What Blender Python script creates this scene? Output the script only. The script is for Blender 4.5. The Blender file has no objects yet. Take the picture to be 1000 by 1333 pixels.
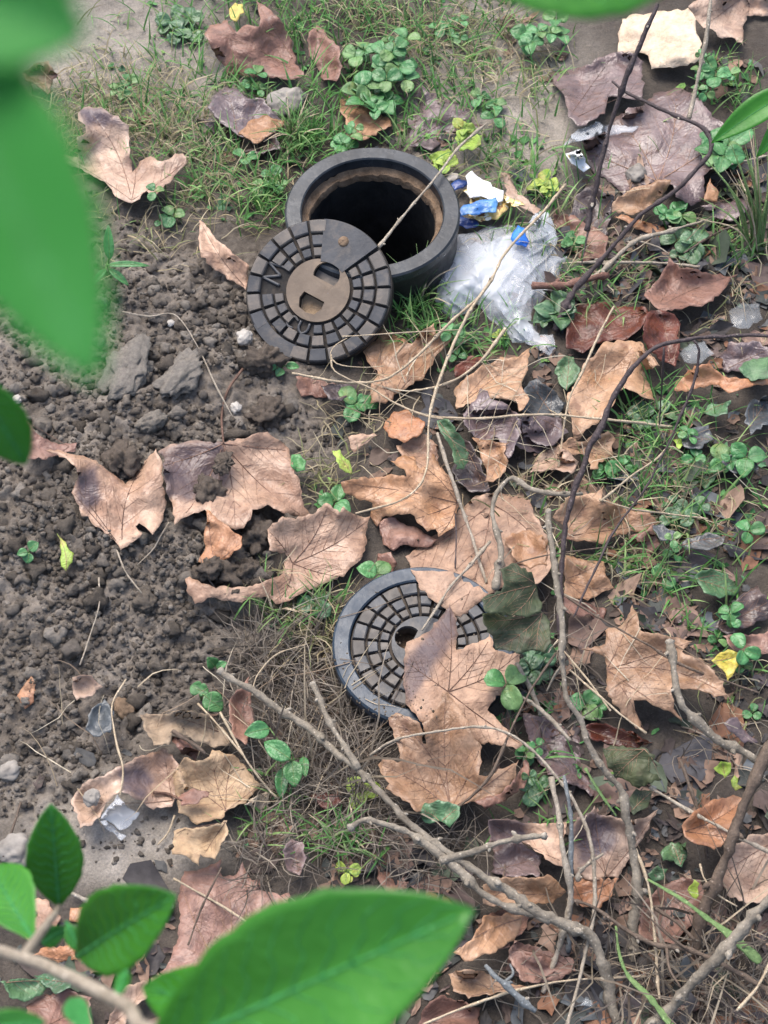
import bpy, bmesh, math, random
import numpy as np
from mathutils import Vector, Matrix
from mathutils.geometry import delaunay_2d_cdt

random.seed(7)
RNG = np.random.default_rng(11)
scene = bpy.context.scene
COL = scene.collection
R = math.radians

# ------------------------------------------------------------------ camera, sky, sun, exposure
CAM_H, PITCH, FPX = 1.62, R(57.0), 2400.0            # eye height, downward pitch, focal length in photo pixels
CW, CH = 1000.0, 1333.0
cam_data = bpy.data.cameras.new('camera')
cam = bpy.data.objects.new('camera', cam_data)
COL.objects.link(cam)
cam.location = (0, 0, CAM_H)
cam.rotation_euler = (R(90) - PITCH, 0, 0)
cam_data.sensor_fit = 'HORIZONTAL'
cam_data.sensor_width = 36.0
cam_data.lens = 36.0 * FPX / CW
cam_data.clip_start, cam_data.clip_end = 0.02, 400.0
cam_data.dof.use_dof = True
cam_data.dof.focus_distance = 1.93
cam_data.dof.aperture_fstop = cam_data.lens / 3.4
scene.camera = cam

world = bpy.data.worlds.new('World')
scene.world = world
world.use_nodes = True
wn = world.node_tree
SUN_EL, SUN_AZ = R(62), R(-28)                       # azimuth measured from +Y towards +X
sky = wn.nodes.new('ShaderNodeTexSky')
sky.sky_type = 'NISHITA'
sky.sun_disc = False
sky.sun_elevation = SUN_EL
sky.sun_rotation = SUN_AZ
sky.air_density, sky.dust_density, sky.ozone_density = 1.0, 4.0, 0.4
bg = wn.nodes['Background']
wn.links.new(sky.outputs['Color'], bg.inputs['Color'])
bg.inputs['Strength'].default_value = 0.14

sun_data = bpy.data.lights.new('sun', 'SUN')
sun = bpy.data.objects.new('sun', sun_data)
COL.objects.link(sun)
sun_data.energy = 1.5
sun_data.angle = R(42)
sun_data.color = (1.0, 0.98, 0.95)
sun_dir = Vector((math.cos(SUN_EL) * math.sin(SUN_AZ), math.cos(SUN_EL) * math.cos(SUN_AZ), math.sin(SUN_EL)))
sun.rotation_euler = sun_dir.to_track_quat('Z', 'Y').to_euler()
sun.location = (0, 0, 6)

scene.render.engine = 'CYCLES'
scene.view_settings.view_transform = 'Standard'
scene.view_settings.look = 'None'
scene.view_settings.gamma = 1.0
scene.view_settings.exposure = 1.12
scene.cycles.max_bounces = 5
scene.cycles.diffuse_bounces = 3
scene.cycles.glossy_bounces = 2
scene.cycles.transparent_max_bounces = 6
scene.cycles.use_denoising = True

# ------------------------------------------------------------------ photo pixel <-> place
FW = np.array([0, math.cos(PITCH), -math.sin(PITCH)])
UP = np.array([0, math.sin(PITCH), math.cos(PITCH)])
EYE = np.array([0, 0, CAM_H])

def ray(px, py):
    px = np.asarray(px, float); py = np.asarray(py, float)
    dx = (px - CW / 2) / FPX; dy = -(py - CH / 2) / FPX
    return np.stack([dx, FW[1] + dy * UP[1], FW[2] + dy * UP[2]], -1)

def at_z(px, py, z):
    d = ray(px, py)
    t = (np.asarray(z, float) - CAM_H) / d[..., 2]
    return EYE + d * t[..., None]

def at_d(px, py, dist):
    d = ray(px, py)
    d = d / np.linalg.norm(d, axis=-1, keepdims=True)
    return EYE + d * np.asarray(dist, float)[..., None]

def proj(P):
    v = np.asarray(P, float) - EYE
    zc = v @ FW
    return CW / 2 + FPX * v[..., 0] / zc, CH / 2 - FPX * (v @ UP) / zc

# ------------------------------------------------------------------ noise
def _hash(ix, iy, iz, seed):
    h = (ix.astype(np.int64) * 374761393 + iy.astype(np.int64) * 668265263 + iz.astype(np.int64) * 2147483647 + seed * 974634721) & 0xFFFFFFFF
    h = ((h ^ (h >> 13)) * 1274126177) & 0xFFFFFFFF
    h = (h ^ (h >> 16)) * 2246822519 & 0xFFFFFFFF
    return ((h ^ (h >> 15)) & 0xFFFF) / 65535.0

def vn3(x, y, z, seed=0):
    x, y, z = np.broadcast_arrays(np.asarray(x, float), np.asarray(y, float), np.asarray(z, float))
    ix, iy, iz = np.floor(x), np.floor(y), np.floor(z)
    fx, fy, fz = x - ix, y - iy, z - iz
    fx, fy, fz = (f * f * f * (f * (f * 6 - 15) + 10) for f in (fx, fy, fz))
    r = 0
    for a in (0, 1):
        wa = fx if a else 1 - fx
        for b in (0, 1):
            wb = fy if b else 1 - fy
            for c in (0, 1):
                wc = fz if c else 1 - fz
                r = r + wa * wb * wc * _hash(ix + a, iy + b, iz + c, seed)
    return r * 2 - 1

def vn2(x, y, seed=0):
    x, y = np.broadcast_arrays(np.asarray(x, float), np.asarray(y, float))
    ix, iy = np.floor(x), np.floor(y)
    fx, fy = x - ix, y - iy
    fx, fy = (f * f * f * (f * (f * 6 - 15) + 10) for f in (fx, fy))
    z = np.zeros_like(ix)
    return ((1 - fx) * (1 - fy) * _hash(ix, iy, z, seed) + fx * (1 - fy) * _hash(ix + 1, iy, z, seed)
            + (1 - fx) * fy * _hash(ix, iy + 1, z, seed) + fx * fy * _hash(ix + 1, iy + 1, z, seed)) * 2 - 1

def fbm(x, y, seed=0, octs=4, gain=.5):
    r, a, t = 0, 1.0, 0
    for k in range(octs):
        c, s = math.cos(k * .7 + .3), math.sin(k * .7 + .3)
        r = r + a * vn2((x * c - y * s) * 2 ** k, (x * s + y * c) * 2 ** k, seed + k * 17)
        t += a; a *= gain
    return r / t

def cells(x, y, seed):
    """distance to nearest and second nearest jittered cell centre"""
    ix, iy = np.floor(x), np.floor(y)
    d1 = np.full(x.shape, 9.0); d2 = np.full(x.shape, 9.0)
    z = np.zeros_like(ix)
    for a in (-1, 0, 1):
        for b in (-1, 0, 1):
            cx = ix + a + _hash(ix + a, iy + b, z, seed); cy = iy + b + _hash(ix + a, iy + b, z + 1, seed)
            d = np.hypot(x - cx, y - cy)
            d2 = np.minimum(d2, np.maximum(d, d1)); d1 = np.minimum(d1, d)
    return d1, d2

# ------------------------------------------------------------------ mesh helpers
def mesh_np(name, V, F, cols=None, smooth=True, uv=None):
    V = np.asarray(V, np.float32); F = np.asarray(F, np.int32)
    me = bpy.data.meshes.new(name)
    k = F.shape[1]
    me.vertices.add(len(V)); me.vertices.foreach_set('co', V.ravel())
    me.loops.add(F.size); me.loops.foreach_set('vertex_index', F.ravel())
    me.polygons.add(len(F))
    me.polygons.foreach_set('loop_start', np.arange(0, F.size, k, dtype=np.int32))
    me.polygons.foreach_set('loop_total', np.full(len(F), k, np.int32))
    me.polygons.foreach_set('use_smooth', np.full(len(F), smooth))
    if cols is not None:
        a = me.color_attributes.new('Col', 'FLOAT_COLOR', 'POINT')
        c = np.ones((len(V), 4), np.float32); c[:, :3] = cols
        a.data.foreach_set('color', c.ravel())
    me.update(calc_edges=True)
    me.validate()
    return me

def sharp(me, deg=32):
    me.set_sharp_from_angle(angle=R(deg)); return me

def link(name, me, material, parent=None, loc=None):
    o = bpy.data.objects.new(name, me)
    COL.objects.link(o)
    if me is not None and material is not None and not me.materials:
        me.materials.append(material)
    if parent is not None:
        o.parent = parent
    if loc is not None:
        o.location = loc
    return o

def empty(name, loc):
    o = bpy.data.objects.new(name, None)
    COL.objects.link(o); o.location = loc
    o.empty_display_size = .02
    return o

SEEN = {}
def tag(o, label, cat, group=None, kind=None):
    SEEN[label] = SEEN.get(label, 0) + 1
    if SEEN[label] > 1 and group is None:
        print('DUPLICATE LABEL', label)
    o['label'] = label; o['category'] = cat
    if group: o['group'] = group
    if kind: o['kind'] = kind
    return o

class Bag:
    """collects pieces of one mesh"""
    def __init__(s): s.V = []; s.F = []; s.C = []; s.n = 0
    def add(s, V, F, c=None):
        V = np.asarray(V, float)
        s.V.append(V); s.F.append(np.asarray(F) + s.n); s.n += len(V)
        if c is not None: s.C.append(np.broadcast_to(np.asarray(c, float), (len(V), 3)))
    def mesh(s, name, origin=(0, 0, 0), smooth=True):
        return mesh_np(name, np.concatenate(s.V) - np.asarray(origin), np.concatenate(s.F), np.concatenate(s.C) if s.C else None, smooth)

def catmull(P, n):
    P = np.asarray(P, float)
    if len(P) == 2:
        t = np.linspace(0, 1, n)[:, None]
        return P[0] * (1 - t) + P[1] * t
    Q = np.vstack([2 * P[0] - P[1], P, 2 * P[-1] - P[-2]])
    seg = np.linalg.norm(np.diff(P, axis=0), axis=1); cum = np.concatenate([[0], np.cumsum(seg)])
    s = np.linspace(0, cum[-1], n)
    k = np.clip(np.searchsorted(cum, s, side='right') - 1, 0, len(P) - 2)
    t = ((s - cum[k]) / np.maximum(seg[k], 1e-9))[:, None]
    a, b, c, d = Q[k], Q[k + 1], Q[k + 2], Q[k + 3]
    return .5 * ((2 * b) + (c - a) * t + (2 * a - 5 * b + 4 * c - d) * t ** 2 + (3 * b - a - 3 * c + d) * t ** 3)

def tube(P, r, sides=6, flat=1.0):
    """quads of a tube through P with radii r, closed at both ends (degenerate quads avoided by a small tip ring)"""
    P = np.asarray(P, float); n = len(P)
    r = np.broadcast_to(np.asarray(r, float), (n,)).copy()
    T = np.gradient(P, axis=0); T /= np.maximum(np.linalg.norm(T, axis=1, keepdims=True), 1e-12)
    ref = np.array([0, 0, 1.0]) if abs(T[:, 2]).mean() < .9 else np.array([1.0, 0, 0])
    A = np.cross(T, ref); A /= np.maximum(np.linalg.norm(A, axis=1, keepdims=True), 1e-9)
    B = np.cross(A, T)
    P = np.vstack([P[0] - T[0] * r[0] * .3, P, P[-1] + T[-1] * r[-1] * .3])
    A = np.vstack([A[0], A, A[-1]]); B = np.vstack([B[0], B, B[-1]])
    r = np.concatenate([[r[0] * .15], r, [r[-1] * .15]]); n += 2
    ang = np.linspace(0, 2 * math.pi, sides, endpoint=False)
    V = P[:, None] + r[:, None, None] * (np.cos(ang)[None, :, None] * A[:, None] + flat * np.sin(ang)[None, :, None] * B[:, None])
    V = V.reshape(-1, 3)
    i = np.arange(n - 1)[:, None] * sides; j = np.arange(sides)[None, :]; j2 = (j + 1) % sides
    F = np.stack([i + j, i + j2, i + sides + j2, i + sides + j], -1).reshape(-1, 4)
    return V, F

def lathe(profile, segs=96):
    pr = np.asarray(profile, float); n = len(pr)
    a = np.linspace(0, 2 * math.pi, segs, endpoint=False)
    V = np.stack([pr[:, None, 0] * np.cos(a), pr[:, None, 0] * np.sin(a), np.repeat(pr[:, 1:2], segs, 1)], -1).reshape(-1, 3)
    i = np.arange(n - 1)[:, None] * segs; j = np.arange(segs)[None]; j2 = (j + 1) % segs
    F = np.stack([i + j, i + j2, i + segs + j2, i + segs + j], -1).reshape(-1, 4)
    return V, F

def inside(poly, X, Y):
    poly = np.asarray(poly, float); x1, y1 = poly[:, 0], poly[:, 1]
    x2, y2 = np.roll(x1, -1), np.roll(y1, -1)
    X = np.asarray(X)[..., None]; Y = np.asarray(Y)[..., None]
    c = ((y1 > Y) != (y2 > Y)) & (X < (x2 - x1) * (Y - y1) / np.where(y2 == y1, 1e-12, y2 - y1) + x1)
    return c.sum(-1) % 2 == 1

def seg_dist(poly, X, Y, closed=True):
    poly = np.asarray(poly, float); A = poly; B = np.roll(poly, -1, 0)
    if not closed: A, B = poly[:-1], poly[1:]
    P = np.stack([np.asarray(X), np.asarray(Y)], -1)[..., None, :]
    d = B - A
    t = np.clip(((P - A) * d).sum(-1) / np.maximum((d * d).sum(-1), 1e-12), 0, 1)
    return np.linalg.norm(P - (A + t[..., None] * d), axis=-1).min(-1)

# ------------------------------------------------------------------ materials
class N:
    """small node-tree helper"""
    def __init__(s, name):
        s.m = bpy.data.materials.new(name); s.m.use_nodes = True
        s.t = s.m.node_tree; s.b = s.t.nodes['Principled BSDF']; s.out = s.t.nodes['Material Output']
        tc = s.t.nodes.new('ShaderNodeTexCoord'); oi = s.t.nodes.new('ShaderNodeObjectInfo')
        ad = s.node('ShaderNodeVectorMath', operation='MULTIPLY_ADD')
        s.l(oi.outputs['Random'], ad.inputs[0]); ad.inputs[1].default_value = (7, 13, 5)
        s.l(tc.outputs['Object'], ad.inputs[2]); s.co = ad.outputs[0]; s.rand = oi.outputs['Random']
    def node(s, kind, **kw):
        n = s.t.nodes.new(kind)
        for k, v in kw.items(): setattr(n, k, v)
        return n
    def l(s, a, b): s.t.links.new(a, b)
    def noise(s, scale, detail=4, rough=.55, dist=0):
        n = s.node('ShaderNodeTexNoise'); s.l(s.co, n.inputs['Vector'])
        n.inputs['Scale'].default_value = scale; n.inputs['Detail'].default_value = detail
        n.inputs['Roughness'].default_value = rough; n.inputs['Distortion'].default_value = dist
        return n.outputs['Fac']
    def voro(s, scale, feature='F1'):
        n = s.node('ShaderNodeTexVoronoi', feature=feature); s.l(s.co, n.inputs['Vector'])
        n.inputs['Scale'].default_value = scale
        return n.outputs['Distance']
    def ramp(s, fac, stops):
        n = s.node('ShaderNodeValToRGB'); s.l(fac, n.inputs['Fac'])
        e = n.color_ramp.elements
        while len(e) < len(stops): e.new(.5)
        for k, (p, c) in enumerate(stops):
            e[k].position = p
            e[k].color = (c, c, c, 1) if not hasattr(c, '__len__') else (*c, 1)
        return n.outputs['Color']
    def mix(s, fac, a, b, kind='MIX'):
        n = s.node('ShaderNodeMix', data_type='RGBA', blend_type=kind)
        for k, v in ((0, fac), (6, a), (7, b)):
            sock = n.inputs[k]
            if hasattr(v, 'links') or hasattr(v, 'is_linked'): s.l(v, sock)
            elif hasattr(v, '__len__'): sock.default_value = (*v, 1)
            else: sock.default_value = v if k == 0 else (v, v, v, 1)
        return n.outputs[2]
    def math(s, op, a, b=0.0, c=0.0):
        n = s.node('ShaderNodeMath', operation=op)
        for k, v in enumerate((a, b, c)):
            if hasattr(v, 'is_linked'): s.l(v, n.inputs[k])
            else: n.inputs[k].default_value = v
        return n.outputs[0]
    def attr(s, name):
        n = s.node('ShaderNodeAttribute', attribute_name=name); return n
    def bump(s, h, strength=.4, dist=.002, prev=None):
        n = s.node('ShaderNodeBump'); s.l(h, n.inputs['Height'])
        n.inputs['Strength'].default_value = strength; n.inputs['Distance'].default_value = dist
        if prev is not None: s.l(prev, n.inputs['Normal'])
        return n.outputs['Normal']
    def finish(s, color, rough=.7, normal=None, spec=.4, transl=0.0):
        if hasattr(color, 'is_linked'): s.l(color, s.b.inputs['Base Color'])
        else: s.b.inputs['Base Color'].default_value = (*color, 1)
        if hasattr(rough, 'is_linked'): s.l(rough, s.b.inputs['Roughness'])
        else: s.b.inputs['Roughness'].default_value = rough
        s.b.inputs['Specular IOR Level'].default_value = spec
        if normal is not None: s.l(normal, s.b.inputs['Normal'])
        if transl:
            tr = s.node('ShaderNodeBsdfTranslucent'); mx = s.node('ShaderNodeMixShader')
            if hasattr(color, 'is_linked'): s.l(color, tr.inputs['Color'])
            else: tr.inputs['Color'].default_value = (*color, 1)
            mx.inputs[0].default_value = transl
            s.l(s.b.outputs[0], mx.inputs[1]); s.l(tr.outputs[0], mx.inputs[2]); s.l(mx.outputs[0], s.out.inputs['Surface'])
        return s.m

def mat_leaf(name, c1, c2, c3, rough=.43, spots=.5, wet=False):
    n = N(name)
    big = n.ramp(n.noise(16, 5, .6, .4), [(.38, c1), (.60, c2)])
    fine = n.ramp(n.noise(95, 4, .7), [(.25, .62), (.75, 1.25)])
    col = n.mix(1.0, big, fine, 'MULTIPLY')
    blot = n.ramp(n.noise(45, 4, .6), [(.56, 0), (.68, .75)])
    col = n.mix(blot, col, c3)
    sp = n.math('MULTIPLY', n.ramp(n.voro(150), [(.10, 1), (.2, 0)]), n.ramp(n.noise(30, 2), [(.5, 0), (.62, spots)]))
    col = n.mix(sp, col, (.03, .018, .012))
    pa = n.attr('patch')
    pf = n.math('MULTIPLY', pa.outputs['Fac'], n.ramp(n.noise(60, 4), [(.2, .75), (.6, 1.0)]))
    col = n.mix(pf, col, (.105, .078, .085))
    tint = n.ramp(n.rand, [(0, (.78, .80, .84)), (.3, (1.10, 1.04, .98)), (.5, (.88, .82, .78)), (.75, (1.08, 1.10, 1.12)), (1, (.92, .95, .98))])
    col = n.mix(1.0, col, tint, 'MULTIPLY')
    nb = n.bump(n.voro(210, 'DISTANCE_TO_EDGE'), .35, .0012)
    nb = n.bump(n.noise(38, 4, .65, .6), .75, .006, nb)
    rr = n.ramp(n.noise(25, 3), [(.3, rough - .12), (.7, rough + .14)])
    return n.finish(col, rr, nb, .65 if wet else .5, .12)

def mat_bark(name, c1, c2, rough=.7, scale=60, spec=.3):
    n = N(name)
    col = n.ramp(n.noise(scale, 5, .65), [(.3, c1), (.7, c2)])
    lent = n.ramp(n.voro(170), [(.12, 1), (.2, 0)])
    col = n.mix(n.math('MULTIPLY', lent, .5), col, tuple(min(1, x * 1.8 + .05) for x in c2))
    st = n.ramp(n.noise(scale * 5, 5, .7), [(.3, .68), (.7, 1.25)])
    col = n.mix(1.0, col, st, 'MULTIPLY')
    return n.finish(col, rough, n.bump(n.noise(260, 5, .7), .9, .0022), spec)

def mat_col(name, rough=.7, transl=0.0, spec=.3, bump=.3):
    """colour from the mesh's own 'Col' attribute, varied by noise"""
    n = N(name)
    v = n.ramp(n.noise(130, 4, .6), [(.25, .7), (.75, 1.25)])
    col = n.mix(1.0, n.attr('Col').outputs['Color'], v, 'MULTIPLY')
    return n.finish(col, rough, n.bump(n.noise(300, 3), bump, .001), spec, transl)

M = {}
M['tan'] = mat_leaf('leaf_tan', (.33, .180, .095), (.46, .288, .178), (.23, .122, .074))
M['pink'] = mat_leaf('leaf_pinkish', (.34, .215, .150), (.50, .355, .262), (.235, .148, .11))
M['orange'] = mat_leaf('leaf_orange', (.36, .155, .07), (.42, .22, .12), (.25, .11, .06))
M['red'] = mat_leaf('leaf_redbrown', (.085, .024, .014), (.150, .046, .026), (.055, .020, .015), .40, .3)
M['brown'] = mat_leaf('leaf_brown', (.22, .115, .085), (.31, .18, .135), (.15, .085, .07), .45)
M['purple'] = mat_leaf('leaf_purple', (.115, .080, .082), (.195, .145, .145), (.18, .105, .085), .36, .4, True)
M['dark'] = mat_leaf('leaf_dark', (.055, .04, .04), (.10, .07, .065), (.13, .075, .055), .36, .4, True)
M['slate'] = mat_leaf('leaf_slate', (.06, .068, .075), (.105, .115, .12), (.045, .045, .045), .36, .3, True)
M['cream'] = mat_leaf('leaf_cream', (.60, .46, .33), (.70, .57, .42), (.50, .36, .26), .6, .6)
M['ochre'] = mat_leaf('leaf_ochre', (.40, .255, .14), (.50, .35, .21), (.30, .18, .11), .65, .6)
M['beige'] = mat_leaf('leaf_beige', (.32, .235, .155), (.42, .32, .22), (.18, .13, .09), .75, .8)
M['olive'] = mat_leaf('leaf_olive', (.035, .048, .022), (.06, .075, .032), (.07, .06, .035), .6, .3)
M['spotty'] = mat_leaf('leaf_spotted', (.32, .202, .138), (.44, .30, .215), (.20, .125, .092), .62, 1.0)
M['moss'] = mat_leaf('leaf_green_dull', (.055, .135, .06), (.10, .20, .09), (.07, .11, .06), .42, .3, True)
M['lime'] = mat_leaf('leaf_lime', (.24, .38, .05), (.36, .47, .09), (.45, .38, .10), .5, .2)
M['yellow'] = mat_leaf('leaf_yellow', (.50, .40, .06), (.58, .48, .12), (.30, .35, .06), .5, .3)
M['vein_dark'] = mat_bark('vein_dark', (.085, .048, .036), (.17, .098, .07), .6)
M['vein_mid'] = mat_bark('vein_mid', (.16, .09, .065), (.26, .16, .115), .6)
M['vein_tan'] = mat_bark('vein_tan', (.27, .155, .10), (.36, .22, .15), .6)
M['straw'] = mat_bark('straw', (.33, .255, .17), (.50, .41, .29), .55)
M['bark_grey'] = mat_bark('bark_grey', (.125, .105, .080), (.30, .262, .208), .72, 45)
M['bark_pale'] = mat_bark('bark_pale', (.24, .20, .15), (.40, .345, .275), .65)
M['bark_brown'] = mat_bark('bark_brown', (.085, .06, .045), (.155, .115, .085), .65)
M['cane'] = mat_bark('cane_dark', (.045, .032, .034), (.085, .065, .065), .5)
M['redstick'] = mat_bark('stick_red', (.12, .055, .04), (.22, .12, .09), .55)
M['stem_green'] = mat_bark('stem_green', (.10, .18, .06), (.18, .27, .10), .5)
M['stem_blue'] = mat_bark('stem_bluegrey', (.13, .14, .145), (.22, .235, .235), .6)
M['bud'] = mat_bark('bud_pale', (.24, .21, .165), (.36, .32, .265), .8)
M['col'] = mat_col('litter_mix')
M['grass'] = mat_col('grass_mix', .5, .25, .35, .1)
M['weed'] = mat_leaf('weed_green', (.055, .19, .055), (.095, .27, .095), (.06, .16, .06), .40, .15)
M['weed_old'] = mat_leaf('weed_green_old', (.09, .20, .06), (.16, .29, .10), (.20, .24, .07), .45, .4)
M['shrub'] = mat_leaf('shrub_green', (.016, .15, .026), (.026, .19, .038), (.018, .145, .026), .32, .0)

# ------------------------------------------------------------------ the ground
def blob(PX, PY, cx, cy, rx, ry):
    return np.exp(-(((PX - cx) / rx) ** 2 + ((PY - cy) / ry) ** 2))

RIM_UP, RIM_LO = .060, .026
C_UP = at_z(485.0, 274.0, RIM_UP); R_UP = .099          # open box: centre of its rim
C_LO = at_z(551.0, 838.0, RIM_LO); R_LO = .0895         # capped box

MOUND = [(120, 420, 190, 150, .030), (300, 500, 110, 90, .016), (90, 700, 210, 150, .032), (270, 730, 110, 70, .016), (-80, 560, 200, 330, .035), (190, 560, 60, 40, .012)]
SOIL = [(150, 420, 170, 140, 1.0), (300, 480, 90, 110, 1.0), (120, 640, 200, 140, 1.0), (110, 840, 190, 150, 1.0), (290, 760, 110, 80, .9), (400, 570, 50, 40, .7), (40, 1010, 90, 80, .8)]
MUD = [(170, 80, 150, 110), (640, 130, 110, 110), (215, 100, 90, 45), (680, 150, 60, 90), (620, 60, 50, 60), (170, 1100, 120, 50), (130, 1080, 90, 50)]

def weights(PX, PY):
    soil = np.clip(sum(w * blob(PX, PY, a, b, c, d) for a, b, c, d, w in SOIL) * 1.5, 0, 1)
    mud = np.clip(sum(blob(PX, PY, *m) for m in MUD) * 1.3, 0, 1)
    return soil, mud

def H(x, y, fine=True):
    x = np.asarray(x, float); y = np.asarray(y, float)
    PX, PY = proj(np.stack([x, y, np.zeros_like(x)], -1))
    near = (np.abs(x) < 1.2) & (y > .2) & (y < 2.6)
    PX = np.where(near, PX, 5000.); PY = np.where(near, PY, 5000.)
    h = sum(w * blob(PX, PY, a, b, c, d) for a, b, c, d, w in MOUND)
    h = h - .022 * blob(PX, PY, 400, 930, 70, 110) - .02 * blob(PX, PY, 820, 1220, 200, 140) - .012 * blob(PX, PY, 350, 330, 40, 60)
    h = h + .007 * fbm(x * 7, y * 7, 3, 3)
    if fine:
        soil, mud = weights(PX, PY)
        g = (1 - .6 * mud)
        h = h + g * (.0022 * fbm(x * 45, y * 45, 5, 4))
        b = 1 - np.abs(fbm(x * 22, y * 22, 9, 4, .55))
        d1, d2 = cells(x * 48 + fbm(x * 60, y * 60, 2, 2) * .5, y * 48 + fbm(x * 60, y * 60, 4, 2) * .5, 21)
        e1, e2 = cells(x * 110, y * 110, 23)
        h = h + soil * (.014 * (b - .75) + .010 * (np.clip(d2 - d1, 0, .6) - .3) + .0060 * (np.clip(e2 - e1, 0, .5) - .25) + .0030 * fbm(x * 150, y * 150, 41, 2))
        h = h + mud * .0022 * fbm(x * 90, y * 60, 31, 3)
    return h

def ground_px(px, py, dz=0.0, fine=False):
    """the place where the photo pixel meets the ground raised by dz"""
    px = np.asarray(px, float); py = np.asarray(py, float)
    z = np.zeros_like(px) + dz
    for _ in range(4):
        P = at_z(px, py, z)
        z = H(P[..., 0], P[..., 1], fine) + dz
    return at_z(px, py, z)

def axis(lo, hi, step, far, grow=1.22):
    a = list(np.arange(lo, hi + 1e-9, step)); s = step
    while a[-1] < far: s *= grow; a.append(a[-1] + s)
    s = step; b = [a[0]]
    while b[-1] > -far: s *= grow; b.append(b[-1] - s)
    return np.array(b[:0:-1] + a)

gx, gy = axis(-.66, .66, .0027, 60), axis(.44, 1.98, .0027, 60)
GX, GY = np.meshgrid(gx, gy)
GZ = H(GX, GY)
nx, ny = len(gx), len(gy)
Vg = np.stack([GX, GY, GZ], -1).reshape(-1, 3)
i, j = np.meshgrid(np.arange(nx - 1), np.arange(ny - 1))
Fg = np.stack([j * nx + i, j * nx + i + 1, (j + 1) * nx + i + 1, (j + 1) * nx + i], -1).reshape(-1, 4)
ctr = Vg[Fg].mean(1)
hole = (np.hypot(ctr[:, 0] - C_UP[0], ctr[:, 1] - C_UP[1]) < R_UP - .006) | (np.hypot(ctr[:, 0] - C_LO[0], ctr[:, 1] - C_LO[1]) < R_LO - .006)
PXg, PYg = proj(np.stack([GX, GY, GX * 0], -1).reshape(-1, 3))
nearg = (np.abs(Vg[:, 0]) < 1.2) & (Vg[:, 1] > .2) & (Vg[:, 1] < 2.6)
PXg = np.where(nearg, PXg, 5000); PYg = np.where(nearg, PYg, 5000)
sw, mw = weights(PXg, PYg)
me = mesh_np('ground', Vg, Fg[~hole], np.stack([sw, mw, sw * 0], -1))

n = N('soil')
at = n.attr('Col'); sep = n.node('ShaderNodeSeparateColor'); n.l(at.outputs['Color'], sep.inputs[0])
forest = n.ramp(n.noise(22, 6, .65), [(.3, (.030, .024, .019)), (.55, (.062, .050, .040)), (.75, (.105, .087, .070))])
tilled = n.ramp(n.noise(14, 7, .68), [(.28, (.092, .076, .061)), (.5, (.155, .131, .108)), (.72, (.245, .215, .183))])
trod = n.ramp(n.noise(26, 6, .6), [(.3, (.17, .15, .125)), (.7, (.32, .285, .245))])
col = n.mix(sep.outputs[0], forest, tilled)
col = n.mix(sep.outputs[1], col, trod)
grain = n.ramp(n.noise(420, 4, .7), [(.3, .70), (.7, 1.25)])
col = n.mix(1.0, col, grain, 'MULTIPLY')
grit = n.ramp(n.voro(320), [(.06, 1), (.1, 0)])
col = n.mix(n.math('MULTIPLY', grit, .35), col, (.34, .30, .26))
nb = n.bump(n.noise(160, 6, .7), .7, .004)
nb = n.bump(n.noise(600, 4, .7), .6, .0015, nb)
M['soil'] = n.finish(col, n.ramp(n.noise(40, 3), [(.3, .62), (.7, .9)]), nb, .35)
ground = link('ground', me, M['soil'])
ground['kind'] = 'structure'

# top-height raster: what lies on what
HX0, HY0, HS = -.80, .30, .003
HNX, HNY = 540, 620
hx, hy = np.meshgrid(HX0 + np.arange(HNX) * HS, HY0 + np.arange(HNY) * HS)
HM = H(hx, hy)

def hm_at(x, y):
    ix = np.clip(((np.asarray(x) - HX0) / HS).round().astype(int), 0, HNX - 1)
    iy = np.clip(((np.asarray(y) - HY0) / HS).round().astype(int), 0, HNY - 1)
    return HM[iy, ix]

def hm_add(P):
    ix = ((P[:, 0] - HX0) / HS).round().astype(int); iy = ((P[:, 1] - HY0) / HS).round().astype(int)
    ok = (ix >= 1) & (ix < HNX - 1) & (iy >= 1) & (iy < HNY - 1)
    np.maximum.at(HM, (iy[ok], ix[ok]), P[ok, 2])

# ------------------------------------------------------------------ the two round plastic boxes
def mat_plastic(name, c1, c2, dust, rough):
    n = N(name)
    col = n.ramp(n.noise(35, 5, .6), [(.3, c1), (.7, c2)])
    du = n.ramp(n.noise(38, 7, .72, .5), [(.50, 0), (.70, .7)])
    col = n.mix(du, col, dust)
    sc = n.ramp(n.voro(85), [(.05, 1), (.10, 0)])
    col = n.mix(n.math('MULTIPLY', sc, n.ramp(n.noise(20, 2), [(.60, 0), (.68, .4)])), col, (.24, .25, .26))
    return n.finish(col, n.ramp(n.noise(90, 4), [(.3, rough - .1), (.7, rough + .15)]), n.bump(n.noise(260, 4), .35, .0007), .32)
M['rim'] = mat_plastic('plastic_rim', (.014, .017, .021), (.030, .036, .044), (.068, .073, .080), .32)
M['wall'] = mat_plastic('plastic_black', (.013, .014, .015), (.028, .029, .030), (.05, .046, .042), .5)
M['rim_blue'] = mat_plastic('plastic_rim_blue', (.016, .026, .042), (.034, .052, .076), (.060, .080, .105), .32)
M['lid'] = mat_plastic('plastic_lid', (.036, .038, .043), (.076, .078, .084), (.15, .128, .108), .44)
M['lid_brown'] = mat_plastic('plastic_lid_brown', (.050, .044, .040), (.085, .075, .067), (.14, .115, .092), .46)
M['lid_mud'] = mat_plastic('plastic_lid_muddy', (.026, .021, .017), (.055, .043, .033), (.12, .09, .065), .7)
M['hub'] = mat_plastic('plastic_hub', (.11, .082, .060), (.18, .138, .102), (.26, .19, .13), .5)
M['lid_dark'] = mat_plastic('plastic_lid_groove', (.009, .008, .008), (.022, .019, .017), (.09, .066, .046), .65)  # plate between the blocks: groove shade put into a near-black colour
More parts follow.
